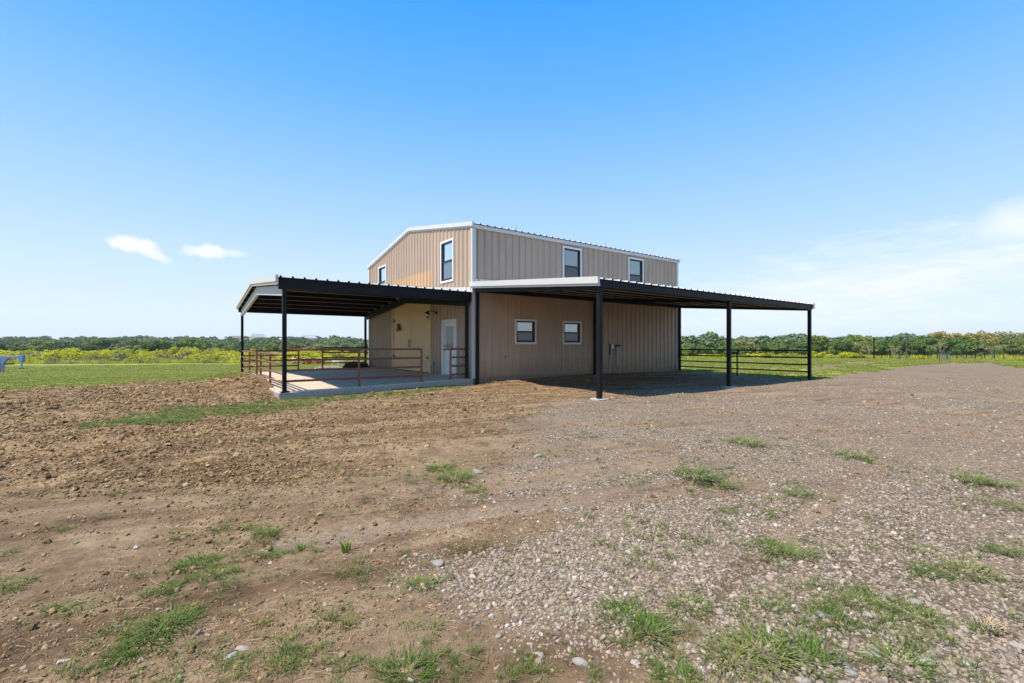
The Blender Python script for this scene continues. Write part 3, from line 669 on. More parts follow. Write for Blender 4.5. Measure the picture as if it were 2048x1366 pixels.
patio = thing('patio_cover', 'black steel patio roof with white gable trim over the concrete slab', 'patio roof', (0, 0, 0))
PX0 = -6.10
pr = MB().bar((PX0 + .03, W / 2, PE + PR + .012), (-.05, W / 2, PE + PR + .012), .28, .02).build('roof', 'roof_sheet', patio)
roof_sheets(pr, PX0, -.045, -.34 % .3 - .3, -.10, W / 2 - .003, patio_z); roof_sheets(pr, PX0, -.045, -.34 % .3 - .3, W / 2 + .003, W + .10, patio_z)
closures(pr, PX0, -.05, -.34 % .3 - .3, -.104, PE - .014, 'under_sheet'); 
for s, yy in ((-1, -.02), (1, W + .02)):
    eb = MB().box((PX0 + .02, -.06), sorted((yy, yy - s * .075)), (PE - .32, PE - .03)).build('eave_beam', 'black_steel', patio, bevel=.004)
    box('beam_lip', 'black_steel', eb, (PX0 + .02, -.06), sorted((yy - s * .076, yy - s * .13)), (PE - .318, PE - .30), 0)
for y in [1.0, 2.0, 3.0, 4.0, 5.0, W - 5.0, W - 4.0, W - 3.0, W - 2.0, W - 1.0]:      # C purlins under the sheets
    z = patio_z(y); mb = MB()
    mb.box((PX0 + .05, -.08), (y - .004, y + .004), (z - .21, z - .02)); pu = mb.build('purlin', 'purlin_steel', patio)
    box('purlin_lip', 'purlin_lip', pu, (PX0 + .05, -.08), (y - .062, y - .005), (z - .21, z - .202), 0)
for x, mat in ((-5.93, 'grey_rafter'), (-.22, 'black_steel')):                        # bent rafters
    for ya, yb in ((.10, W / 2), (W - .10, W / 2)):
        za, zb_ = patio_z(ya) - .215, patio_z(yb) - .215; hh = .285
        MB().prism([(ya, za), (yb, zb_), (yb, zb_ - hh), (ya, za - hh)], lambda p, q, t: (t, p, q), x - .05, x + .05).build('rafter', mat, patio)
for ya, yb in ((-.12, W / 2), (W + .12, W / 2)):
    za, zb_ = patio_z(ya) + .055, patio_z(yb) + .055
    MB().prism([(ya, za), (yb, zb_), (yb, zb_ - .18), (ya, za - .18)], lambda p, q, t: (t, p, q), PX0 - .07, PX0 - .002).build('rake_trim', 'white_trim', patio)
    MB().prism([(ya, za - .182), (yb, zb_ - .182), (yb, zb_ - .255), (ya, za - .255)], lambda p, q, t: (t, p, q), PX0 - .035, PX0 + .0).build('rake_lip', 'white_trim', patio)
for x, y in ((-5.93, .03), (-5.93, W - .03), (-.22, .03), (-.22, W - .03)):
    zb_ = slab_z(x) if x < -1 else -.005
    p = MB().box((x - .052, x + .052), (y - .052, y + .052), (zb_ + .012, PE - .30)).build('post', 'black_steel', patio, bevel=.006)
    box('base_plate', 'black_steel', p, (x - .11, x + .11), (y - .10, y + .10), (zb_ + .001, zb_ + .013), .002)

# ------------------------------------------------------------------ lean-to roof on the long side
lean = thing('lean_to', 'black steel lean-to carport roof with white edge trim along the long wall', 'carport', (0, 0, 0))
LX0, LX1 = -.08, L + .08
lr = box('wall_beam', 'black_steel', lean, (.06, L - .02), (-.14, -.045), (CW - .30, CW - .05), .004)
lroof = MB().bar((LX0 + .02, -.075, CW + .01), (LX1 - .02, -.075, CW + .01), .06, .016).build('roof', 'roof_sheet', lean)
roof_sheets(lroof, LX0, LX1, .09, -C - .10, -.05, lean_z)
closures(lroof, LX0, LX1, .09, -C - .104, CO - .022, 'under_sheet')
eb = MB().box((LX0 + .02, LX1 / 2), (-C - .075, -C), (CO - .215, CO - .035)).build('eave_beam', 'black_steel', lean, bevel=.004)
MB().box((LX1 / 2 + .006, LX1 - .02), (-C - .074, -C), (CO - .215, CO - .035)).build('eave_beam', 'black_steel', lean, bevel=.004)
for k in range(1, 6):
    y = -C + k * (C / 6); z = lean_z(y)
    MB().box((LX0 + .05, LX1 - .05), (y - .004, y + .004), (z - .17, z - .015)).build('purlin', 'purlin_steel', lean)
    box('purlin_lip', 'purlin_lip', bpy.context.scene.objects[-1] if False else COL.objects[-1], (LX0 + .05, LX1 - .05), (y - .062, y - .005), (z - .17, z - .162), 0)
for x in (.06, 5.9, L - .06):
    MB().prism([(-.15, lean_z(-.15) - .172), (-C + .05, lean_z(-C + .05) - .172), (-C + .05, lean_z(-C + .05) - .26), (-.15, lean_z(-.15) - .30)], lambda p, q, t: (t, p, q), x - .05, x + .05).build('rafter', 'black_steel', lean)
for s, xx in ((-1, LX0), (1, LX1)):
    ya, yb = -.045, -C - .13; za, zb_ = lean_z(ya) + .05, lean_z(yb) + .05
    MB().prism([(ya, za), (yb, zb_), (yb, zb_ - .165), (ya, za - .165)], lambda p, q, t: (t, p, q), xx + s * .002, xx + s * .07).build('rake_trim', 'white_trim', lean)
    MB().prism([(ya, za - .167), (yb, zb_ - .167), (yb, zb_ - .22), (ya, za - .22)], lambda p, q, t: (t, p, q), xx - s * .01, xx + s * .04).build('rake_lip', 'white_trim', lean)
for x in (.04, 5.88, L - .03):
    g = gz(x, -C); p = MB().box((x - .055, x + .055), (-C - .055, -C + .055), (g - .35, CO - .217)).build('post', 'black_steel', lean, bevel=.006)
    vs = [(x + .26 * math.cos(a) * random.uniform(.85, 1.15), -C + .24 * math.sin(a) * random.uniform(.85, 1.15)) for a in np.linspace(0, 2 * math.pi, 14)[:-1]]
    if x < 8: MB().prism(vs, lambda p, q, t: (p, q, t), g - .2, g + .028).build('footing', 'concrete', p)
for x in (.13, 5.9, L + .06):
    g = gz(x, -.1); MB().box((x - .05, x + .05), (-.15, -.048), (g - .3, CW - .30)).build('post', 'black_steel', lean, bevel=.005)

# ------------------------------------------------------------------ pipe railings
def railing(name, label, mat, p0, p1, heights, posts, base, ends=(True, True), group=None, r=.031):
    """rails between two plan points at the given heights; posts at the given fractions"""
    p0, p1 = Vector((*p0, 0)), Vector((*p1, 0)); t = thing(name, label, 'railing', (p0.x, p0.y, 0), 0, group); o = p0.copy()
    for h in heights:
        MB().tube([Vector((0, 0, h)), p1 - p0 + Vector((0, 0, h))], r, 12).build('rail', mat, t, True)
    for f in posts:
        q = (p1 - p0) * f; b = base(p0.x + q.x, p0.y + q.y); top = max(heights)
        ps = MB().tube([q + Vector((0, 0, b)), q + Vector((0, 0, top + .012))], r * 1.12, 12).build('post', mat, t, True)
        if mat == 'red_pipe': MB().box((q.x - .075, q.x + .075), (q.y - .075, q.y + .075), (b + .001, b + .011)).build('base_plate', mat, ps)
    return t
FR = [1.01, .725, .435, .145]; OR = [.865, .60, .335, .075]; RR = [.87, .655, .41, .14]; R2 = [1.02, .77, .51, .24]
sb = lambda x, y: slab_z(x)
grp = 'rust red pipe railings round the patio'
railing('pipe_railing', 'long rust red pipe railing along the front edge of the slab', 'red_pipe', (-5.88, .10), (-1.87, .10), FR, (.497, 1.0), sb, group=grp)
railing('pipe_railing', 'short rust red pipe railing in front of the white door', 'red_pipe', (-.81, .10), (-.27, .10), FR, (0,), sb, group=grp)
railing('pipe_railing', 'rust red pipe railing on the outer slab edge meeting the near post', 'red_pipe', (-5.92, 4.75), (-5.92, .08), OR, (0, .46), sb, group=grp)
railing('pipe_railing', 'rust red pipe railing on the outer slab edge meeting the far post', 'red_pipe', (-5.92, 5.82), (-5.92, W - .08), OR, (0, .46), sb, group=grp)
railing('pipe_railing', 'rust red pipe railing at the back of the slab left of its gap', 'red_pipe', (-5.88, W - .1), (-3.54, W - .1), RR, (1.0,), sb, group=grp)
railing('pipe_railing', 'higher rust red pipe railing at the back of the slab against the barn', 'red_pipe', (-2.42, W - .1), (-.27, W - .1), R2, (0,), sb, group=grp)
railing('pipe_fence', 'black four rail pipe fence closing the far end of the lean-to', 'black_steel', (L + .02, -.16), (L + .02, -C + .05), [.93, .65, .375, .10], (.50,), lambda x, y: gz(x, y) - .3, r=.028)

# ------------------------------------------------------------------ small things on the walls
t = thing('wall_lamp', 'black gooseneck barn lamp beside the tan barn doors', 'lamp', (-.035, 2.72, 2.42))
MB().tube([(.0, 0, 0), (-.03, 0, 0)], .06, 14).build('back_plate', 'black_iron', t, True)
MB().tube([(-.02, 0, 0), (-.10, .03, .05), (-.20, .10, .07), (-.28, .17, .05)], .014, 8).build('arm', 'black_iron', t, True)
MB().tube([(-.28, .17, .07), (-.29, .18, .02), (-.31, .20, -.04)], [.03, .06, .13], 16, False).build('shade', 'black_iron', t, True)
MB().tube([(-.288, .178, .02), (-.305, .195, -.035)], [.03, .05], 12).build('bulb', 'white_paint', t, True)
t = thing('outlet_box', 'grey outlet box low on the wall beside the barn doors', 'outlet box', (-.033, 3.02, .42))
box('cover', 'plastic_grey', t, (-.06, .0), (-.06, .06), (-.09, .09), .008); box('conduit', 'plastic_grey', t, (-.03, 0), (-.012, .012), (-.40, -.092), .004)
box('flap', 'galvanised', t, (-.085, -.061), (-.05, .05), (-.03, .07), .006)
t = thing('wooden_bell', 'brown wooden bell shaped hanging on the left barn door', 'ornament', (-.05, 6.6, 1.84))
MB().prism([(-.19, 0), (.17, -.06), (.20, .0), (.07, .30), (-.05, .30)], lambda p, q, o: (o, p, q), -.07, .03).build('body', 'wood_brown', t, bevel=.01)
MB().tube([(-.02, 0, .30), (-.02, .01, .37)], .006, 6).build('cord', 'black_iron', t)
t = thing('wall_spigot', 'small brass water spigot low on the long wall', 'spigot', (1.33, -.02, .69))
MB().tube([(0, .02, 0), (0, -.09, 0), (0, -.11, -.05)], .014, 8).build('pipe', 'galvanised', t, True)
MB().tube([(0, -.06, .0), (0, -.06, .05)], .008, 6).tube([(-.035, -.06, .05), (.035, -.06, .05)], .01, 6).build('valve', 'black_iron', t, True)
t = thing('conduit', 'thin dark conduit riser with small grey box on the long wall', 'conduit', (6.86, -.04, 0))
MB().tube([(0, 0, -.3), (0, 0, .72)], .02, 8).build('pipe', 'plastic_grey', t, True); MB().tube([(0, 0, .72), (0, 0, 1.20)], .03, 8).build('upper_pipe', 'black_steel', t, True)
box('junction_box', 'galvanised', t, (.05, .20), (-.05, .0), (.98, 1.18), .006)
t = thing('water_hydrant', 'galvanised standpipe with capped elbow and grey riser on the long wall', 'standpipe', (7.28, -.05, 0))
MB().tube([(0, -.05, .28), (0, -.05, 1.10)], .036, 10).build('pipe', 'galvanised', t, True)
MB().tube([(-.10, -.05, 1.12), (.16, -.05, 1.12)], .04, 10).build('elbow', 'black_steel', t, True)
MB().tube([(-.07, -.05, .22), (.02, -.05, .26)], .042, 10).build('cap', 'galvanised', t, True)
MB().tube([(.16, 0, -.3), (.16, 0, .95)], .028, 8).build('riser', 'plastic_grey', t, True)
box('junction_box', 'plastic_grey', t, (.10, .23), (-.06, .02), (.78, 1.08), .008)
for x, y, h, lb in ((2.3, .6, .2, 'thin vent pipe on the barn roof nearest the corner'), (7.3, .6, .24, 'thin vent pipe on the barn roof above the far window')):
    o = MB().tube([(0, 0, -.1), (0, 0, h)], .012, 8).tube([(0, 0, h - .02), (0, 0, h + .02)], .018, 8).build('vent_pipe', 'galvanised', None, True); o.location = (x, y, gable_z(y)); tag(o, lb, 'vent pipe', 'roof vents')
# things left at the back edge of the slab
def lumpy(name, rx, ry, rz, mat, parent=None, seed=0, amp=.22, sub=4):
    bm = bmesh.new(); bmesh.ops.create_icosphere(bm, subdivisions=sub, radius=1)
    for v in bm.verts:
        p = v.co; k = 1 + amp * (fbm(np.array([p.x * 1.7 + seed]), np.array([p.y * 1.7 + p.z]), 1.3, 4, seed)[0] - .5) * 2
        v.co = Vector((p.x * rx * k, p.y * ry * k, max(p.z, -.1) * rz * k))
    me = bpy.data.meshes.new(name); bm.to_mesh(me); bm.free(); me.materials.append(MATS[mat])
    me.polygons.foreach_set('use_smooth', [True] * len(me.polygons)); return link(name, me, parent)
t = thing('mulch_heap', 'dark reddish brown heap on black sheeting by the barn corner', 'heap', (-.95, W - .35, slab_z(-.95)))
lumpy('mulch', .55, .32, .30, 'mulch', t, 3, .3); o = lumpy('sheeting', .42, .42, .29, 'tarp_black', t, 9, .25); o.location = (.38, -.02, 0)
box('sheet_edge', 'tarp_black', t, (-.75, .85), (-.40, .30), (.002, .018), .005)
t = thing('board_stack', 'pale boards lying on the grass behind the slab', 'boards', (-1.85, W + .75, gz(-1.85, W + .75)))
for k in range(3):
    o = MB().box((-.75 + .1 * k, .65 - .12 * k), (-.08, .08), (0, .045)).build('board', 'pale_wood', t, bevel=.004); o.location = (.03 * k, .12 * (k - 1), .02 + .047 * (k // 2) + .28); o.rotation_euler = (0, 0, .05 * k)
MB().box((-.7, -.6), (-.25, .25), (-.1, .298)).box((.45, .55), (-.25, .25), (-.1, .298)).build('bearer', 'pale_wood', t)

# ------------------------------------------------------------------ gooseneck trailer at the left edge
tx, ty = at_depth(4, 37.5); tg = float(base_z(np.array([tx]), np.array([ty]))[0])
tr = thing('gooseneck_trailer', 'blue gooseneck trailer standing on the grass at the left edge', 'trailer', (tx, ty, tg), -YAW)
MB().box((-2.6, 1.45), (-.10, .10), (1.22, 1.42)).build('neck_beam', 'blue_worn', tr, bevel=.012)
MB().prism([(1.33, 1.40), (1.78, 1.42), (1.78, 1.06), (1.70, .86), (1.50, .86), (1.46, 1.08), (1.30, 1.2)], lambda p, q, t: (p, t, q), -.11, .11).build('neck_head', 'blue_paint', tr, bevel=.01)
MB().tube([(1.60, 0, .40), (1.60, 0, .90)], .075, 12).build('coupler', 'galvanised', tr, True)
MB().box((1.47, 1.73), (-.13, .13), (.34, .40)).build('coupler_foot', 'black_iron', tr, bevel=.01)
for y in (-.1,): MB().prism([(-.10, 1.22), (.62, 1.22), (.42, 1.05), (.16, .72), (.0, .72), (-.1, .72)], lambda p, q, t: (p, t, q), y + .01, y + .19).build('gusset', 'blue_paint', tr, bevel=.006)
for y in (-.1,): MB().box((-.32, .0), (y, y + .2), (.05, 1.22)).build('upright', 'blue_paint', tr, bevel=.008)
for y in (-.1,): MB().box((-.02, .14), (y + .03, y + .17), (.0, 1.0)).build('jack_leg', 'blue_worn', tr, bevel=.006)
MB().box((-9.0, -.32), (-1.25, 1.25), (.62, .78)).build('deck', 'wood_brown', tr); MB().box((-9.0, -.32), (-.5, -.3), (.30, .62)).box((-9.0, -.32), (.3, .5), (.30, .62)).build('chassis', 'blue_paint', tr)
for x in (-6.2, -7.2):
    for y in (-1.22, 1.0):
        wl = MB().tube([(x, y, .38), (x, y + .22, .38)], .38, 24).build('wheel', 'rubber', tr, True); MB().tube([(x, y - .01, .38), (x, y + .23, .38)], .2, 16).build('rim', 'galvanised', wl, True)

# ------------------------------------------------------------------ cattle resting in the field behind
def cow(label, px, d, rz, mat, size=1.0):
    x, y = at_depth(px, d); g = float(base_z(np.array([x]), np.array([y]))[0])
    P_ = [(-.95, 0, .50), (-.6, 0, .58), (-.1, 0, .54), (.4, 0, .60), (.72, 0, .72), (.98, 0, .98), (1.18, 0, 1.04), (1.42, 0, .90)]
    R_ = [(.20, .24), (.36, .36), (.40, .38), (.36, .36), (.22, .27), (.15, .17), (.14, .15), (.07, .08)]
    E_ = [(i, i + 1) for i in range(7)]
    def add(p, r, parent): P_.append(p); R_.append((r, r)); E_.append((parent, len(P_) - 1)); return len(P_) - 1
    for s in (-1, 1):
        a = add((.45, s * .34, .24), .13, 3); b = add((.85, s * .36, .10), .075, a); add((.55, s * .40, .06), .05, b)
        a = add((-.5, s * .38, .22), .17, 1); b = add((-.1, s * .45, .10), .085, a); add((-.45, s * .48, .06), .05, b)
        add((1.12, s * .22, 1.08), .035, 6)
    a = add((-1.12, 0, .42), .03, 0); add((-1.15, .05, .12), .025, a)
    me = bpy.data.meshes.new('cow'); me.from_pydata(P_, E_, []); me.materials.append(MATS[mat])
    o = link('cow', me); sk = o.modifiers.new('skin', 'SKIN'); sk.use_smooth_shade = True; o.modifiers.new('sub', 'SUBSURF').levels = 1; o.modifiers['sub'].render_levels = 1
    for i, v in enumerate(me.skin_vertices[0].data): v.radius = R_[i]; v.use_root = (i == 2)
    o.location = (x, y, g); o.rotation_euler = (0, 0, rz - YAW); o.scale = (size,) * 3
    tag(o, label, 'cow', 'cattle lying in the field')
cow('tan cow lying in the field, leftmost of the cattle', 590, 84, 2.3, 'hide_tan', 1.15)
cow('dark red cow lying in the field between two railing posts', 613, 86, 3.0, 'hide_red', 1.1)
cow('red brown cow lying just left of the higher back railing', 639, 85, .2, 'hide_red', 1.1)
cow('cream cow lying in the field behind the higher back railing', 674, 88, 3.3, 'hide_cream', 1.1)

# ------------------------------------------------------------------ fences and poles
def wire_fence(name, label, pxs, d, h, mat='post_steel', wires=4, r=.035, group=None):
    pts = [at_depth(p, d(p)) for p in pxs]; zs = [float(base_z(np.array([a]), np.array([b]))[0]) for a, b in pts]
    t = thing(name, label, 'fence', (pts[0][0], pts[0][1], zs[0]), 0, group); o = Vector((pts[0][0], pts[0][1], zs[0]))
    P3 = [Vector((a, b, c)) - o for (a, b), c in zip(pts, zs)]
    for p in P3:
        hh = h * random.uniform(.95, 1.08); lean_ = Vector((random.uniform(-.05, .05), random.uniform(-.05, .05), hh))
        MB().tube([p + Vector((0, 0, -.3)), p + lean_], r, 6).build('post', mat, t)
    for k in range(wires):
        z = h * (k + .9) / (wires + .1); MB().tube([p + Vector((0, 0, z + random.uniform(-.02, .02))) for p in P3], .007, 4).build('wire', 'wire', t)
    return t
wire_fence('wire_fence', 'low wire stock fence in front of the yellow shrubs on the left', list(range(-60, 800, 40)), lambda p: 92 + (p * .004), 1.15)
wire_fence('wire_fence', 'dark wire fence beyond the end of the gravel on the right', list(range(1780, 2200, 19)), lambda p: 62, 1.2, 'black_steel', 4, .045)
pg = thing('pipe_gate', 'narrow blue grey pipe gate standing where the gravel ends', 'gate', (*at_depth(1891, 44), float(base_z(*[np.array([c]) for c in at_depth(1891, 44)])[0])), -YAW)
for x in (-.58, -.36, -.14, .05, .22, .42): MB().tube([(x, 0, -.2), (x, 0, 1.0 if x != .05 else .8)], .026, 8).build('upright', 'gate_steel' if x > -.5 else 'black_steel', pg, True)
for z in (.25, .55): MB().tube([(-.58, 0, z), (.42, 0, z)], .014, 8).build('rail', 'gate_steel', pg, True)
for px, d, top, lb, mt in ((1748, 62, 676, 'black steel pole standing on the grass left of the rusty one', 'black_steel'), (1813, 62, 668, 'taller rusty pole standing on the grass by the gravel road', 'post_steel')):
    x, y = at_depth(px, d); g = float(base_z(np.array([x]), np.array([y]))[0]); zt = CH + (Y0 - top) / F * d
    o = MB().tube([(0, 0, -.4), (0, 0, zt - g)], .075, 10).tube([(0, 0, zt - g), (0, 0, zt - g + .06)], .10, 10).build('steel_pole', mt, None, True); o.location = (x, y, g); tag(o, lb, 'pole', 'poles beside the gravel road')

# ------------------------------------------------------------------ plants
def leaf_cloud(clumps, n_leaf, size, rng, flat=.35):
    """many small leaf faces spread round clump centres (centre, radius)"""
    V = []; Fc = []
    for (c, r) in clumps:
        k = max(6, int(n_leaf * r * r)); dirs = rng.normal(size=(k, 3)); dirs /= np.linalg.norm(dirs, axis=1)[:, None]
        rr = r * (.55 + .5 * rng.random(k) ** .5); pos = np.array(c) + dirs * rr[:, None] * np.array([1, 1, .8])
        nrm = dirs * .8 + rng.normal(size=(k, 3)) * .55 + np.array([0, 0, flat]); nrm /= np.linalg.norm(nrm, axis=1)[:, None]
        a = np.cross(nrm, rng.normal(size=(k, 3))); a /= np.linalg.norm(a, axis=1)[:, None]; b = np.cross(nrm, a)
        s = size * (.6 + .8 * rng.random(k))[:, None]; b0 = len(V)
        quad = np.stack([pos - a * s, pos - b * s * .62, pos + a * s, pos + b * s * .62], 1).reshape(-1, 3)
        V += quad.tolist(); Fc += [(b0 + 4 * i, b0 + 4 * i + 1, b0 + 4 * i + 2, b0 + 4 * i + 3) for i in range(k)]
    return V, Fc
def make_tree(seed, h, wd_, mat, dens=1.0, bark='bark', bare=0.0, leaf=.2):
    rng = np.random.default_rng(seed); rnd = random.Random(seed); mb = MB(); tips = []
    base_h = h * rnd.uniform(.07, .16) if bare < .3 else h * rnd.uniform(.16, .25); lean_ = rnd.uniform(-.08, .08) * h
    top = Vector((lean_, rnd.uniform(-.05, .05) * h, base_h)); mb.tube([(0, 0, -.4), (lean_ * .4, 0, base_h * .5), top], [h * .035, h * .028, h * .024], 7)
    nb = rnd.randint(5, 7)
    for k in range(nb):
        a = 2 * math.pi * (k + rnd.random() * .6) / nb; el = rnd.uniform(.35, 1.25); ln = h * rnd.uniform(.42, .66)
        e = top + Vector((math.cos(a) * math.cos(el) * wd_ * .40, math.sin(a) * math.cos(el) * wd_ * .40, math.sin(el) * ln)); m = top.lerp(e, .5) + Vector((0, 0, h * .05))
        mb.tube([top, m, e], [h * .017, h * .011, h * .005], 5); tips.append(e); tips.append(m.lerp(e, .5))
        for _ in range(3 + int(bare * 6)):
            f = e + Vector((rnd.gauss(0, 1), rnd.gauss(0, 1), rnd.uniform(.0, 1.2))) * wd_ * .11; s0 = m.lerp(e, rnd.random())
            mb.tube([s0, s0.lerp(f, .6) + Vector((0, 0, .05 * h)), f], [h * .006, h * .004, h * .002], 4); tips.append(f)
    if bare < .3: tips += [Vector((math.cos(a) * wd_ * q, math.sin(a) * wd_ * q, h * z_)) for a, q, z_ in ((rnd.uniform(0, 6.28), rnd.uniform(.15, .42), rnd.uniform(.1, .5)) for _ in range(14))]
    clumps = [(tuple(t_), wd_ * rnd.uniform(.08, .17)) for t_ in tips if rnd.random() > bare]
    tm = mesh_data('trunk', mb.v, mb.f, bark)
    V, Fc = leaf_cloud(clumps, 260 * dens / (leaf / .2) ** 2 * (5.5 / max(wd_, 3)) ** 0, leaf, rng)
    return tm, mesh_data('crown', V, Fc, mat)
def plant_tree(var, label, px, d, h, group, rz=None, zoff=0, wide=1.0):
    tm, cm, h0 = var; x, y = at_depth(px, d); g = float(base_z(np.array([x]), np.array([y]))[0]); s = h / h0
    t = thing('tree', label, 'tree', (x, y, g + zoff), random.uniform(0, 6.28) if rz is None else rz, group); t.scale = (s * wide, s * wide, s)
    link('trunk', tm, t); link('crown', cm, t); return t
TV = {k: [] for k in ('dark', 'mid', 'olive')}
for k, mt in (('dark', 'leaf_dark'), ('mid', 'leaf_mid'), ('olive', 'leaf_olive')):
    for i in range(3): TV[k].append((*make_tree(100 + i * 7 + len(k), 5.5, 6.0, mt, 1.0 if k != 'olive' else .7, bare=.05 if k != 'olive' else .2), 5.5))
gold = (*make_tree(301, 6, 5, 'leaf_gold', .8, bare=.15), 6); gold2 = (*make_tree(317, 6, 4, 'leaf_gold', .55, bare=.35), 6)
bare1 = (*make_tree(331, 6, 5, 'leaf_olive', .35, 'pale_bark', .72), 6); bare2 = (*make_tree(337, 6, 5, 'leaf_olive', .2, 'pale_bark', .85), 6)
rnd = random.Random(5)
def seg_left(px):
    for a, n in ((60, 'above the blue trailer'), (170, 'just right of the blue trailer'), (290, 'under the small clouds at far left'), (400, 'midway between trailer and patio'), (480, 'close to the left of the patio'), (565, 'between the two outer patio posts'), (650, 'right of the near patio post'), (2000, 'near the back corner of the barn')):
        if px < a: return n
def seg_right(px):
    for a, n in ((1455, 'between the barn and the middle lean-to post'), (1540, 'right of the middle lean-to post'), (1615, 'left of the last lean-to post'), (1680, 'just right of the last lean-to post'), (1748, 'left of the black pole'), (1813, 'between the two poles'), (1880, 'left of the pipe gate'), (1960, 'behind the pipe gate and fence'), (3000, 'at the right edge')):
        if px < a: return n
lbl = {'dark': 'dark green tree', 'mid': 'mid green tree', 'olive': 'pale olive scrub tree'}
for row, (d0, d1, step, h0, h1) in enumerate(((160, 188, 30, 3.8, 7.0), (195, 230, 27, 4.8, 8.2))):
    px = -90.0 + 13 * row
    while px < 760:
        k = rnd.choices(('dark', 'mid', 'olive'), (4, 4, 1.6))[0] if px < 420 else rnd.choices(('dark', 'mid', 'olive'), (3, 3, 4))[0]
        plant_tree(rnd.choice(TV[k]), f"{('near', 'rear')[row]} {lbl[k]} in wood, {seg_left(px)}", px, rnd.uniform(d0, d1), rnd.uniform(h0, h1) * (.8 if px > 420 else 1), 'trees beyond the yellow shrubs', wide=rnd.uniform(.95, 1.3)); px += step * rnd.uniform(.7, 1.2)
for row, (d0, d1, step, h0, h1) in enumerate(((96, 110, 38, 3.0, 5.2), (112, 132, 31, 4.3, 6.7))):
    px = 1348.0 + 15 * row
    while px < 2170:
        k = rnd.choices(('dark', 'mid', 'olive'), (5, 4, .8 if px > 1450 else 2))[0]; hs = np.interp(px, [1350, 1450, 1650, 1760, 2200], [.80, .84, .97, 1.05, 1.12])
        plant_tree(rnd.choice(TV[k]), f"{('near', 'rear')[row]} {lbl[k]} in wood, {seg_right(px)}", px, rnd.uniform(d0, d1), rnd.uniform(h0, h1) * hs, 'trees behind the gravel road', wide=rnd.uniform(.75, 1.3)); px += step * rnd.uniform(.55, 1.45)
for px, d, h, v, lb in ((1880, 132, 8.6, gold2, 'thin golden topped tree left of the fuller golden ones'), (1908, 130, 8.9, gold, 'golden leaved tree rising above the wood, the wider of two'), (1946, 128, 8.7, gold, 'golden orange tree rising above the wood beside the bare ones'),
                        (1988, 130, 9.0, bare1, 'half bare pale tree above the wood right of the golden trees'), (2034, 128, 8.8, bare2, 'bare branched tree above the wood at the right edge'),
                        (1985, 66, 3.6, bare1, 'pale leaning half dead tree behind the dark wire fence'), (1738, 92, 3.6, bare1, 'thin pale trunked tree beside the black pole'), (1788, 90, 3.3, bare2, 'small bare tree between the two poles'), (1880, 70, 2.9, bare2, 'small bare sapling behind the pipe gate')):
    plant_tree(v, lb, px, d, h, None)
def make_bush(seed, mat, n=10, leaf=.10, hh=1.0):
    rng = np.random.default_rng(seed); rnd = random.Random(seed)
    cl = [((rnd.gauss(0, .55), rnd.gauss(0, .55), rnd.uniform(.35, .95) * hh), rnd.uniform(.28, .5)) for _ in range(n)]
    cl = [(c, r * (1.1 - .3 * math.hypot(c[0], c[1]))) for c, r in cl]
    V, Fc = leaf_cloud(cl, 330 * (.1 / leaf) ** 1.2, leaf, rng, .6); return mesh_data('foliage', V, Fc, mat)
def stems(seed):
    rnd = random.Random(seed); mb = MB()
    for _ in range(9): mb.tube([(rnd.gauss(0, .12), rnd.gauss(0, .12), -.1), (rnd.gauss(0, .5), rnd.gauss(0, .5), rnd.uniform(.5, .8))], [.03, .012], 4)
    return mesh_data('stem', mb.v, mb.f, 'bark')
BV = [make_bush(500 + i, 'bloom') for i in range(5)]; SV = [stems(520 + i) for i in range(2)]; OV = [make_bush(540 + i, 'leaf_olive', 8) for i in range(2)]
def bush(label, px, d, h, wide, group, mesh):
    x, y = at_depth(px, d); g = float(base_z(np.array([x]), np.array([y]))[0])
    t = thing('shrub', label, 'shrub', (x, y, g), rnd.uniform(0, 6.28), group); t.scale = (wide / 2, wide / 2, h / 1.35)
    link('foliage', mesh, t); link('stem', rnd.choice(SV), t)
for row, (d0, d1, step, h0, h1) in enumerate(((94, 102, 62, 1.4, 3.4), (105, 118, 42, 1.7, 4.0), (122, 138, 36, 1.9, 4.2), (140, 162, 32, 2.1, 4.5))):
    px = -80.0 + 9 * row
    while px < 745:
        if not (row == 0 and rnd.random() < .35):
            pale = rnd.random() < (.12 if row else .3)
            bush(f"{('pale olive scrub bush' if pale else 'yellow flowering shrub')} {('against the wire fence', 'in the front rank', 'in the middle rank', 'in the rear rank')[row]}, {seg_left(px)}", px, rnd.uniform(d0, d1), rnd.uniform(h0, h1) * (.85 if px > 500 else 1), rnd.uniform(4.0, 8.0), 'yellow shrubs behind the wire fence', rnd.choice(OV if pale else BV))
        px += step * rnd.uniform(.6, 1.3)
for px, d, h, wd_, lb in ((1642, 76, 1.5, 3.0, 'yellow flowering shrub just right of the last lean-to post'), (1690, 72, 1.35, 3.0, 'tall end of the yellow shrub row right of the lean-to'), (1708, 72, 1.15, 3.0, 'middle of the yellow shrub row right of the lean-to'), (1726, 71, .8, 2.0, 'low bright yellow shrub ending the row before the black pole'),
                          (1842, 55, .62, 1.7, 'small bright yellow shrub left of the pipe gate'), (2046, 47, .55, 2.0, 'small bright yellow shrub at the right edge'),
                          (1425, 82, 1.0, 4.5, 'low yellow shrub seen between the fence rails at left'), (1500, 80, 1.1, 5.0, 'low yellow shrub seen over the middle fence post'), (1545, 78, 1.2, 5.0, 'low yellow shrub seen between the fence rails at right'), (1585, 80, 1.1, 4.0, 'low yellow shrub just left of the last lean-to post')):
    bush(lb, px, d, h, wd_, 'yellow shrubs behind the lean-to', rnd.choice(BV))

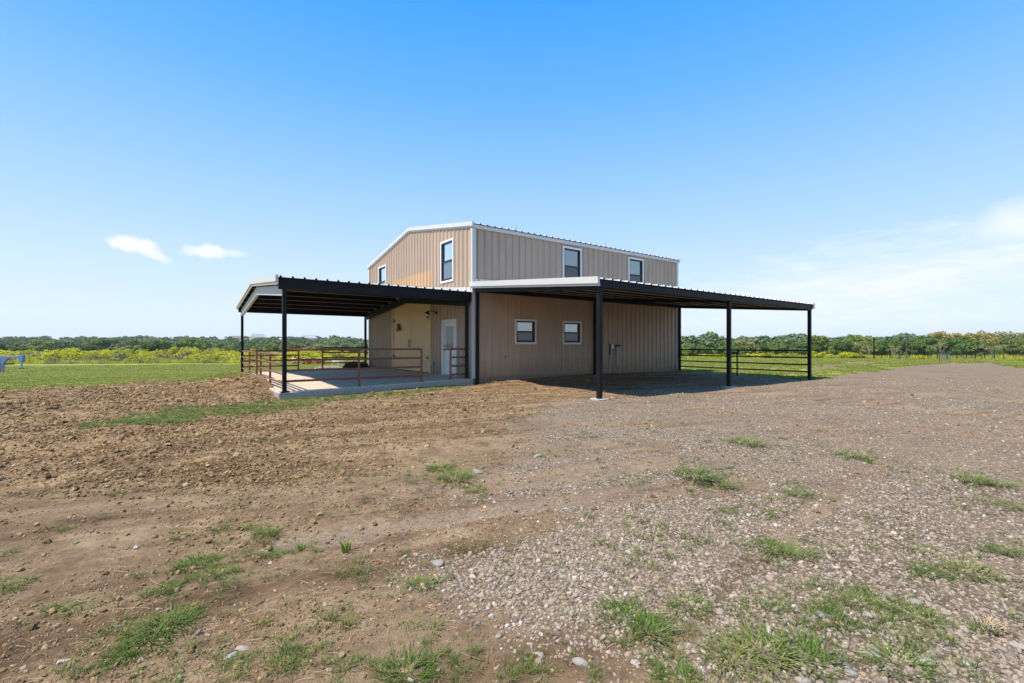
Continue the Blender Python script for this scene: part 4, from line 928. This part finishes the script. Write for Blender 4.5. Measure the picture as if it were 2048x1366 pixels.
# ------------------------------------------------------------------ houses and wood on the far rise
def house(label, px, d, w_, dp, hw, hr, rz, roofm='house_roof', sink=0):
    x, y = at_depth(px, d); g = float(base_z(np.array([x]), np.array([y]))[0]) + sink
    t = thing('far_house', label, 'house', (x, y, g), -YAW + rz)
    MB().box((-w_ / 2, w_ / 2), (-dp / 2, dp / 2), (-2, hw)).build('wall', 'house_white', t)
    MB().prism([(-dp / 2 - .5, hw), (dp / 2 + .5, hw), (0, hw + hr)], lambda p, q, s: (s, p, q), -w_ / 2 - .4, w_ / 2 + .4).build('roof', roofm, t)
    for k in range(3):
        xx = -w_ / 2 + w_ * (k + .5) / 3; MB().box((xx - .6, xx + .6), (-dp / 2 - .06, -dp / 2 + .05), (1.0, 2.4)).build('window', 'pane_clear', t)
house('long pale roofed house on the far rise left of the patio', 415, 560, 17, 9, 3, 2.2, .1, sink=1.8)
house('brown roofed house on the far rise left of the far patio post', 478, 560, 18, 9, 3, 3.0, -.2, 'house_roof_brown', 1.4)
house('white gabled house on the far rise between the patio posts', 516, 540, 14, 10, 4, 4.2, 1.2, sink=2.2)
house('low pale shed on the far rise just left of the near patio post', 553, 520, 16, 8, 2.6, 1.8, 0, sink=1.6)
house('white roofed barn on the far rise right of the near patio post', 618, 500, 11, 12, 4, 3.6, 1.0, sink=1.8)

HID = bpy.data.collections.new('scatter_sources')
def scatter(name, pts, rots, scl, meshes, kind_label, seed=0):
    """instances of a few small meshes on explicit points (uncountable ground cover)"""
    col = bpy.data.collections.new(name + '_source')
    for i, me in enumerate(meshes):
        o = bpy.data.objects.new(f'{name}_piece', me); col.objects.link(o)
    me = bpy.data.meshes.new(name); n = len(pts); me.vertices.add(n); me.vertices.foreach_set('co', np.asarray(pts, np.float32).ravel())
    a = me.attributes.new('rot', 'FLOAT_VECTOR', 'POINT'); a.data.foreach_set('vector', np.asarray(rots, np.float32).ravel())
    a = me.attributes.new('scl', 'FLOAT_VECTOR', 'POINT'); a.data.foreach_set('vector', np.asarray(scl, np.float32).ravel())
    a = me.attributes.new('idx', 'INT', 'POINT'); a.data.foreach_set('value', np.random.default_rng(seed).integers(0, len(meshes), n).astype(np.int32))
    o = link(name, me); tag(o, kind_label, kind='stuff')
    ng = bpy.data.node_groups.new(name + '_nodes', 'GeometryNodeTree')
    ng.interface.new_socket('Geometry', in_out='INPUT', socket_type='NodeSocketGeometry'); ng.interface.new_socket('Geometry', in_out='OUTPUT', socket_type='NodeSocketGeometry')
    N = ng.nodes; gi = N.new('NodeGroupInput'); go = N.new('NodeGroupOutput'); iop = N.new('GeometryNodeInstanceOnPoints'); ci = N.new('GeometryNodeCollectionInfo')
    ci.inputs['Collection'].default_value = col; ci.inputs['Separate Children'].default_value = True; ci.inputs['Reset Children'].default_value = True
    def na(nm, ty):
        q = N.new('GeometryNodeInputNamedAttribute'); q.data_type = ty; q.inputs['Name'].default_value = nm; return q.outputs['Attribute']
    Lk = ng.links; Lk.new(gi.outputs[0], iop.inputs['Points']); Lk.new(ci.outputs[0], iop.inputs['Instance']); iop.inputs['Pick Instance'].default_value = True
    Lk.new(na('idx', 'INT'), iop.inputs['Instance Index']); Lk.new(na('rot', 'FLOAT_VECTOR'), iop.inputs['Rotation']); Lk.new(na('scl', 'FLOAT_VECTOR'), iop.inputs['Scale'])
    Lk.new(iop.outputs[0], go.inputs[0]); md = o.modifiers.new('scatter', 'NODES'); md.node_group = ng
    return o
def far_wood():
    rng = np.random.default_rng(77); P_ = []; S_ = []
    for px0, px1, d0, d1, n in ((-200, 900, 235, 600, 330), (1300, 2300, 135, 420, 300), (-200, 2300, 600, 1500, 260)):
        px = rng.uniform(px0, px1, n); d = d0 * (d1 / d0) ** rng.random(n); x, y = at_depth(px, d); z = base_z(x, y)
        P_.append(np.stack([x, y, z - .3], 1)); s = rng.uniform(.95, 1.5, n) * np.where(d > 500, 1.25, 1); S_.append(np.stack([s * 1.35, s * 1.35, s], 1))
    P_ = np.concatenate(P_); S_ = np.concatenate(S_); R_ = np.zeros_like(P_); R_[:, 2] = rng.uniform(0, 6.28, len(P_))
    far = [make_tree(700 + i, 5.5, 6.0, 'leaf_far', .6, leaf=.34)[1] for i in range(4)]
    scatter('far_wood', P_, R_, S_, far, 'distant wood covering the rise behind the trees')
far_wood()

# ------------------------------------------------------------------ loose gravel, clods, grass
def stone_mesh(seed, mat, sub=1, flat=.62, jag=.28):
    rng = np.random.default_rng(seed); bm = bmesh.new(); bmesh.ops.create_icosphere(bm, subdivisions=sub, radius=1)
    st = np.array([1, rng.uniform(.65, .95), flat * rng.uniform(.8, 1.2)])
    for v in bm.verts: v.co = Vector(np.array(v.co) * st * (1 + jag * rng.uniform(-1, 1)))
    me = bpy.data.meshes.new('stone'); bm.to_mesh(me); bm.free(); me.materials.append(MATS[mat]); return me
def polar(n, r0, r1, half, rng):
    r = r0 * (r1 / r0) ** rng.random(n); a = rng.uniform(-half, half, n) + YAW; return CX + r * np.sin(a), CY + r * np.cos(a), r
def outside_built(x, y, m=.12):
    return ~((x > -6.09 - m) & (x < L + .05) & (y > -.06 - m) & (y < W + .05))
def gravel_stuff():
    rng = np.random.default_rng(3); x, y, r = polar(190000, 1.7, 26, rad(54), rng); q = zones(x, y)
    z = q['z'] + relief(x, y, q); pr = q['gravel'] ** 1.2 * 1.0 + .03 * (1 - q['grass']) * (1 - .8 * q['clod']) + .10 * q['track']; patchy = fbm(x, y, 1.6, 3, 90)
    keep = (rng.random(len(x)) < pr * np.clip(patchy * 2.6 - .35, .25, 1)) & outside_built(x, y); x, y, z, r = x[keep], y[keep], z[keep], r[keep]; n = len(x)
    s = np.exp(rng.normal(math.log(.0072), .46, n)); s = np.clip(s, .003, .022) * np.clip(r / 9, 1, 1.5)
    S_ = s[:, None] * rng.uniform(.75, 1.25, (n, 3)); R_ = np.stack([rng.normal(0, .35, n), rng.normal(0, .35, n), rng.uniform(0, 6.28, n)], 1)
    scatter('gravel', np.stack([x, y, z + s * .06], 1), R_, S_, [stone_mesh(i, 'gravel_stone') for i in range(8)], 'loose grey and pale crushed stone over the yard')
gravel_stuff()
def clod_stuff():
    rng = np.random.default_rng(4); x, y, r = polar(210000, 3.0, 26, rad(54), rng); q = zones(x, y); z = q['z'] + relief(x, y, q)
    e = -6.0 - x; heap = (np.exp(-np.maximum(e, 0) ** 2 / 3.0) * (x < -6.0) * (y > -.5) * (y < 11.5))
    keep = (rng.random(len(x)) < np.clip(q['clod'] * 1.0 + heap * 1.2 + .03 * (1 - q['grass']) * (1 - q['gravel']), 0, 1) * np.clip(fbm(x, y, 1.1, 3, 95) * 2.4 - .4, .2, 1)) & outside_built(x, y)
    x, y, z, r = x[keep], y[keep], z[keep], r[keep]; n = len(x); s = np.clip(np.exp(rng.normal(math.log(.0105), .5, n)), .004, .045) * np.clip(r / 9, .8, 1.5)
    R_ = rng.uniform(-1, 1, (n, 3)) * np.array([.6, .6, 3.14])
    scatter('soil_clods', np.stack([x, y, z + s * .3], 1), R_, s[:, None] * rng.uniform(.7, 1.3, (n, 3)), [stone_mesh(40 + i, 'soil_clod', 1, .75, .34) for i in range(6)], 'crumbled brown soil clods turned up across the yard')
clod_stuff()
def crumb_stuff():
    rng = np.random.default_rng(14); x, y, r = polar(110000, 1.7, 14, rad(54), rng); q = zones(x, y); z = q['z'] + relief(x, y, q)
    keep = (rng.random(len(x)) < (1 - q['gravel']) * (1 - q['grass']) * (1 - .7 * q['clod']) * (1 - .6 * q['track']) * np.clip((fbm(x, y, 1.4, 4, 97) - .38) * 4.5, .05, 1)) & outside_built(x, y)
    x, y, z, r = x[keep], y[keep], z[keep], r[keep]; n = len(x); s = np.clip(np.exp(rng.normal(math.log(.0042), .55, n)), .0018, .02) * np.clip(r / 4, .8, 2.2)
    scatter('soil_crumbs', np.stack([x, y, z + s * .3], 1), rng.uniform(-1, 1, (n, 3)) * np.array([.6, .6, 3.14]), s[:, None] * rng.uniform(.7, 1.3, (n, 3)), [stone_mesh(60 + i, 'soil_clod', 1, .7, .34) for i in range(5)], 'fine soil crumbs over the packed bare ground')
crumb_stuff()
def tuft_mesh(seed, mat, n=60, h=.13, spread=.06, wdt=.0032, curl=1.0):
    rnd_ = random.Random(seed); V = []; Fc = []
    for _ in range(n):
        a = rnd_.uniform(0, 6.28); q = spread * math.sqrt(rnd_.random()); bx_, by_ = math.cos(a) * q, math.sin(a) * q; a2 = a + rnd_.gauss(0, .7)
        hh = h * rnd_.uniform(.45, 1.1); out = hh * rnd_.uniform(.15, .9) * curl; sx, sy = -math.sin(a2) * wdt, math.cos(a2) * wdt; b0 = len(V)
        for k, f in enumerate((0, .4, .75, 1)):
            x, y, z = bx_ + math.cos(a2) * out * f * f, by_ + math.sin(a2) * out * f * f, hh * (f - .28 * f * f * curl * .6); wk = (1, .9, .6, .08)[k]
            V += [(x - sx * wk, y - sy * wk, z), (x + sx * wk, y + sy * wk, z)]
        Fc += [(b0 + 2 * k, b0 + 2 * k + 1, b0 + 2 * k + 3, b0 + 2 * k + 2) for k in range(3)]
    return mesh_data('blades', V, Fc, mat)
def field_grass():
    rng = np.random.default_rng(8); x, y, r = polar(120000, 11, 95, rad(54), rng); q = zones(x, y); z = q['z'] + relief(x, y, q)
    pn = fbm(x, y, .45, 4, 99)
    keep = (rng.random(len(x)) < q['grass'] * np.clip(pn * 2.2 - .3, .25, 1) * (1 - q['soil'])) & outside_built(x, y, .05); x, y, z, r = x[keep], y[keep], z[keep], r[keep]; n = len(x)
    s = rng.uniform(.6, 1.2, n) * np.clip(r / 30, .9, 2.2); R_ = np.zeros((n, 3)); R_[:, 2] = rng.uniform(0, 6.28, n)
    scatter('pasture_grass', np.stack([x, y, z], 1), R_, np.stack([s * 1.3, s * 1.3, s * .75], 1), [tuft_mesh(60 + i, 'blade_field', 26, .085, .10, .006) for i in range(4)], 'short yellow green pasture grass round the yard')
    x, y, r = polar(14000, 86, 170, rad(54), rng); q = zones(x, y); z = q['z']; keep = rng.random(len(x)) < q['weeds'] * .8; x, y, z = x[keep], y[keep], z[keep]; n = len(x)
    s = rng.uniform(.6, 1.3, n); R_ = np.zeros((n, 3)); R_[:, 2] = rng.uniform(0, 6.28, n)
    scatter('dry_weeds', np.stack([x, y, z], 1), R_, np.stack([s, s, s], 1), [tuft_mesh(80 + i, 'weed_dry', 30, .7, .6, .02, .5) for i in range(3)] + [tuft_mesh(85 + i, 'bloom', 34, .8, .7, .03, .6) for i in range(4)], 'tall dry weeds between the shrubs')
field_grass()
# prominent tufts, each a plant of its own
TM = [tuft_mesh(200 + i, 'blade', 150, .135, .085, .0024, 1.25) for i in range(4)]; TL = [tuft_mesh(220 + i, 'weed_lime', 16, .12, .03, .006, .7) for i in range(2)]; TD = [tuft_mesh(230, 'straw', 70, .05, .05, .002, 2.2)]
tufts = [(385, 1132, 1.15, 'green grass tuft on the bare soil, largest at middle left'), (432, 1150, .8, 'grass tuft just right of the largest one at middle left'), (335, 1180, .8, 'low grass tuft below the largest one at middle left'),
         (335, 1262, 1.2, 'tall dark grass tuft at lower left'), (292, 1300, 1.1, 'dark grass tuft beside the tall one at lower left'), (232, 1332, .6, 'small flat grass tuft at the lower left'),
         (440, 1062, .6, 'small grass tuft on bare soil above the left tufts'), (535, 1068, .8, 'grass tuft on bare soil at centre left'), (40, 1165, .7, 'grass tuft by the left edge of the yard'), (125, 1215, .6, 'leafy green tuft near the left edge'),
         (560, 1115, .6, 'thin grass tuft left of the lime weed'), (910, 958, 1.5, 'bright grass patch at the tip of the gravel'), (880, 935, 1.2, 'pale grass patch above the bright one at the gravel tip'), (950, 977, .8, 'small grass tuft among stones at the gravel tip'),
         (842, 1178, .8, 'grass tuft on soil left of the gravel tongue'), (815, 1358, 1.1, 'tall grass tuft at the bottom edge, centre left'), (560, 1350, .6, 'small grass tuft at the bottom edge, left'), (1255, 1238, 1.3, 'broad grass tuft at the near gravel margin'), (1300, 1268, 1.1, 'grass tuft just below the broad one at the gravel margin'),
         (1382, 1212, .9, 'spiky grass tuft in gravel right of the broad one'), (1390, 952, 1.6, 'low grass clump in gravel at mid right'), (1435, 962, 1.3, 'grass clump joined to the low one at mid right'), (1600, 988, .9, 'dark spiky tuft alone in the mid gravel'), (1458, 1022, .7, 'small dark tuft in the mid gravel'), (1536, 1030, .5, 'tiny tuft in the mid gravel'),
         (1548, 1095, 1.2, 'tall pale grass tuft in gravel, left of a pair'), (1592, 1105, 1.1, 'tall pale grass tuft in gravel, right of a pair'), (1470, 1320, 1.2, 'dense grass at the bottom of the gravel, left part'), (1530, 1305, 1.4, 'dense grass at the bottom of the gravel, tallest part'), (1610, 1318, 1.3, 'dense grass at the bottom of the gravel, right part'),
         (1715, 1205, .9, 'grass tuft among pale stones at lower right'), (1800, 1335, 1.1, 'grass tuft beside two white stones at the bottom'), (1838, 1235, .9, 'grass tuft right of the white flat stone'), (1940, 1145, 1.2, 'wide grass tuft at the right of the gravel'), (1865, 1150, .9, 'pale grass tuft left of the wide one at right'),
         (2010, 1105, .9, 'grass tuft near the right edge'), (1945, 963, 1.3, 'low grass line in gravel at far right'), (1990, 968, 1.0, 'right end of the low grass line at far right'), (1495, 890, 1.7, 'low spread of grass in gravel in front of the lean-to'), (1700, 912, 1.3, 'low bright grass in gravel right of the lean-to spread'), (2040, 1018, .7, 'small dark tuft at the right edge'),
         (1350, 1362, .9, 'grass tuft at the bottom edge under the gravel'), (1680, 1250, .8, 'grass tuft left of the white stones'), (470, 1345, .5, 'tiny grass tuft at the bottom left')]
def yard_grass():
    rng = np.random.default_rng(9); x, y, r = polar(60000, 1.8, 22, rad(54), rng); q = zones(x, y); z = q['z'] + relief(x, y, q)
    pn = fbm(x, y, .55, 3, 120); p2 = fbm(x, y, 2.6, 3, 121)
    wgt = (.14 + .3 * np.clip((pn - .42) * 5, 0, 1)) * np.clip((p2 - .47) * 6, 0, 1) * (1 - q['grass']) * (.5 - .45 * np.clip(q['clod'], 0, 1)) * (1 - q['track'] * .8) + q['strip'] * .9
    wgt *= np.where((x > 0) & (y > -6.2) & (y < 0), .05, 1)
    keep = (rng.random(len(x)) < wgt) & outside_built(x, y, .02); x, y, z, r, st = x[keep], y[keep], z[keep], r[keep], q['strip'][keep]
    ex = []                                                         # thin growth thinning out round each tuft
    for px, py, sz, _ in tufts:
        c = flat_pt(px, py); k = int(22 * sz); sg = .12 * sz * (1.8 if py < 1000 else 1); ex.append(np.stack([c.x + rng.normal(0, sg * 1.5, k), c.y + rng.normal(0, sg, k)], 1))
    ex = np.concatenate(ex); x = np.concatenate([x, ex[:, 0]]); y = np.concatenate([y, ex[:, 1]]); z = np.concatenate([z, ground_at(ex[:, 0], ex[:, 1])]); st = np.concatenate([st, np.zeros(len(ex))]); n = len(x)
    s = rng.uniform(.18, .5, n) + st * .35; R_ = np.zeros((n, 3)); R_[:, 2] = rng.uniform(0, 6.28, n)
    scatter('yard_grass', np.stack([x, y, z], 1), R_, np.stack([s * 1.2, s * 1.2, s], 1), [tuft_mesh(90 + i, 'blade', 22, .10, .06, .0024, 1.4) for i in range(4)], 'thin green grass sprigs coming up through the yard')
yard_grass()
def straw_stuff():
    rng = random.Random(21); mb = MB(); n = 0
    while n < 5200:
        r = 1.7 * (7.5 / 1.7) ** rng.random(); a = rng.uniform(-.9, .9) + YAW; x, y = CX + r * math.sin(a), CY + r * math.cos(a)
        n += 1
        pts.append((x, y, rng.random()))
    q = zones(np.array([p[0] for p in pts]), np.array([p[1] for p in pts])); pn = fbm(np.array([p[0] for p in pts]), np.array([p[1] for p in pts]), 1.0, 3, 130)
    for i, (x, y, k) in enumerate(pts):
        if k > (1 - q['gravel'][i] * .85) * np.clip(pn[i] * 3 - 1.0, .08, 1) * (1 - q['clod'][i]): continue
        ln = rng.uniform(.025, .085) * (2.4 if rng.random() < .06 else 1); a = rng.uniform(0, 6.28); cv = rng.gauss(0, .9); P2 = []
        px_, py_ = x, y
        for s in range(5):
            P2.append((px_, py_)); px_ += math.cos(a) * ln / 4; py_ += math.sin(a) * ln / 4; a += cv / 4
        zz = ground_at([p[0] for p in P2], [p[1] for p in P2]) + .004 + rng.uniform(0, .01)
        mb.tube([(p[0], p[1], z) for p, z in zip(P2, zz)], rng.uniform(.0006, .0012), 3, False)
    o = mb.build('straw_litter', 'straw', None); tag(o, 'dry tan straw and dead roots strewn over the bare soil', kind='stuff')
pts = []
straw_stuff()
for i, (px, py, s, lb) in enumerate(tufts):
    x, y, z = on_ground(px, py); o = link('grass_tuft', TM[i % 4]); o.location = (x, y, z - .006); o.rotation_euler = (0, 0, random.uniform(0, 6.28)); s *= .68 * (1.35 if py < 1000 else 1.0); o.scale = (s * 1.4, s * 1.4, s * (.50 if py > 1000 else .42)); tag(o, lb, 'grass tuft', 'grass tufts in the yard')
for px, py, s, lb in ((692, 1108, 1.0, 'bright lime leafy weed standing alone on bare soil'), (603, 1105, .7, 'small lime weed left of the brighter one'), (1740, 925, .9, 'lime weed among the mid right gravel')):
    x, y, z = on_ground(px, py); o = link('lime_weed', TL[0]); o.location = (x, y, z); o.scale = (s,) * 3; tag(o, lb, 'weed')
x, y, z = on_ground(1978, 1258); o = link('dry_tuft', TD[0]); o.location = (x, y, z); o.scale = (1.1, 1.1, 1.2); tag(o, 'round tan dried grass ball on the gravel at lower right', 'dry grass')
# stones big enough to pick out
SM = [stone_mesh(300 + i, 'stone_pale', 2, .5, .12) for i in range(5)]; SG = [stone_mesh(320 + i, 'stone_grey', 2, .5, .12) for i in range(2)]
for i, (px, py, s, g, lb) in enumerate([(484, 1312, .03, 0, 'long pale stone on bare soil at lower left'), (461, 1330, .026, 0, 'small pale stone beside the long one at lower left'), (875, 1131, .045, 1, 'flat grey stone at the tip of the gravel tongue'), (955, 948, .07, 1, 'flat grey slab at the gravel tip by the grass'),
        (1160, 1330, .035, 0, 'pale stone on soil with a green leaf beside it'), (1270, 1090, .022, 0, 'white round stone in the central gravel'), (1127, 1158, .024, 0, 'white stone at the edge of the central gravel'), (1830, 1203, .038, 0, 'flat white stone in the right gravel'),
        (1744, 1312, .033, 0, 'white stone by the bottom grass, left of a pair'), (1752, 1304, .028, 0, 'white stone by the bottom grass, right of a pair'), (1853, 1326, .042, 0, 'large flat pinkish stone in the right gravel'), (2036, 1292, .034, 0, 'large white stone at the right edge'), (1737, 1233, .026, 0, 'white stone in the gravel left of the flat one'),
        (1605, 1362, .032, 0, 'pale stone at the bottom edge of the gravel'), (1645, 1238, .036, 1, 'dark grey stone in the lower gravel'), (1700, 1345, .03, 1, 'brown grey stone beside the bottom grass'), (1075, 912, .06, 1, 'half buried tan slab in the upper gravel'), (745, 1102, .02, 0, 'small pale stone left of the gravel tongue'), (650, 1225, .018, 0, 'small white stone on soil at lower centre left'), (1990, 1255, .02, 0, 'small white stone right of the dried grass ball')]):
    x, y, z = on_ground(px, py); o = link('stone', (SG if g else SM)[i % (2 if g else 5)]); o.location = (x, y, z + s * .12); o.rotation_euler = (random.uniform(-.2, .2), random.uniform(-.2, .2), random.uniform(0, 6.28)); o.scale = (s, s * .8, s * .75); tag(o, lb, 'stone', 'larger stones in the yard')

# ------------------------------------------------------------------ air
m = bpy.data.materials.new('air'); m.use_nodes = True; t = NT(m.node_tree); t.n.remove(t.n['Principled BSDF'])
pv = t.node('ShaderNodeVolumePrincipled', {'Color': (.92, .95, 1.0), 'Density': .00016, 'Anisotropy': .2}); t.l.new(pv, t.n['Material Output'].inputs['Volume'])
MATS['air'] = m
hz = MB().box((-2700, 2700), (-2700, 2700), (-12, 45)).build('haze', 'air'); tag(hz, 'thin pale haze in the distance', kind='stuff')
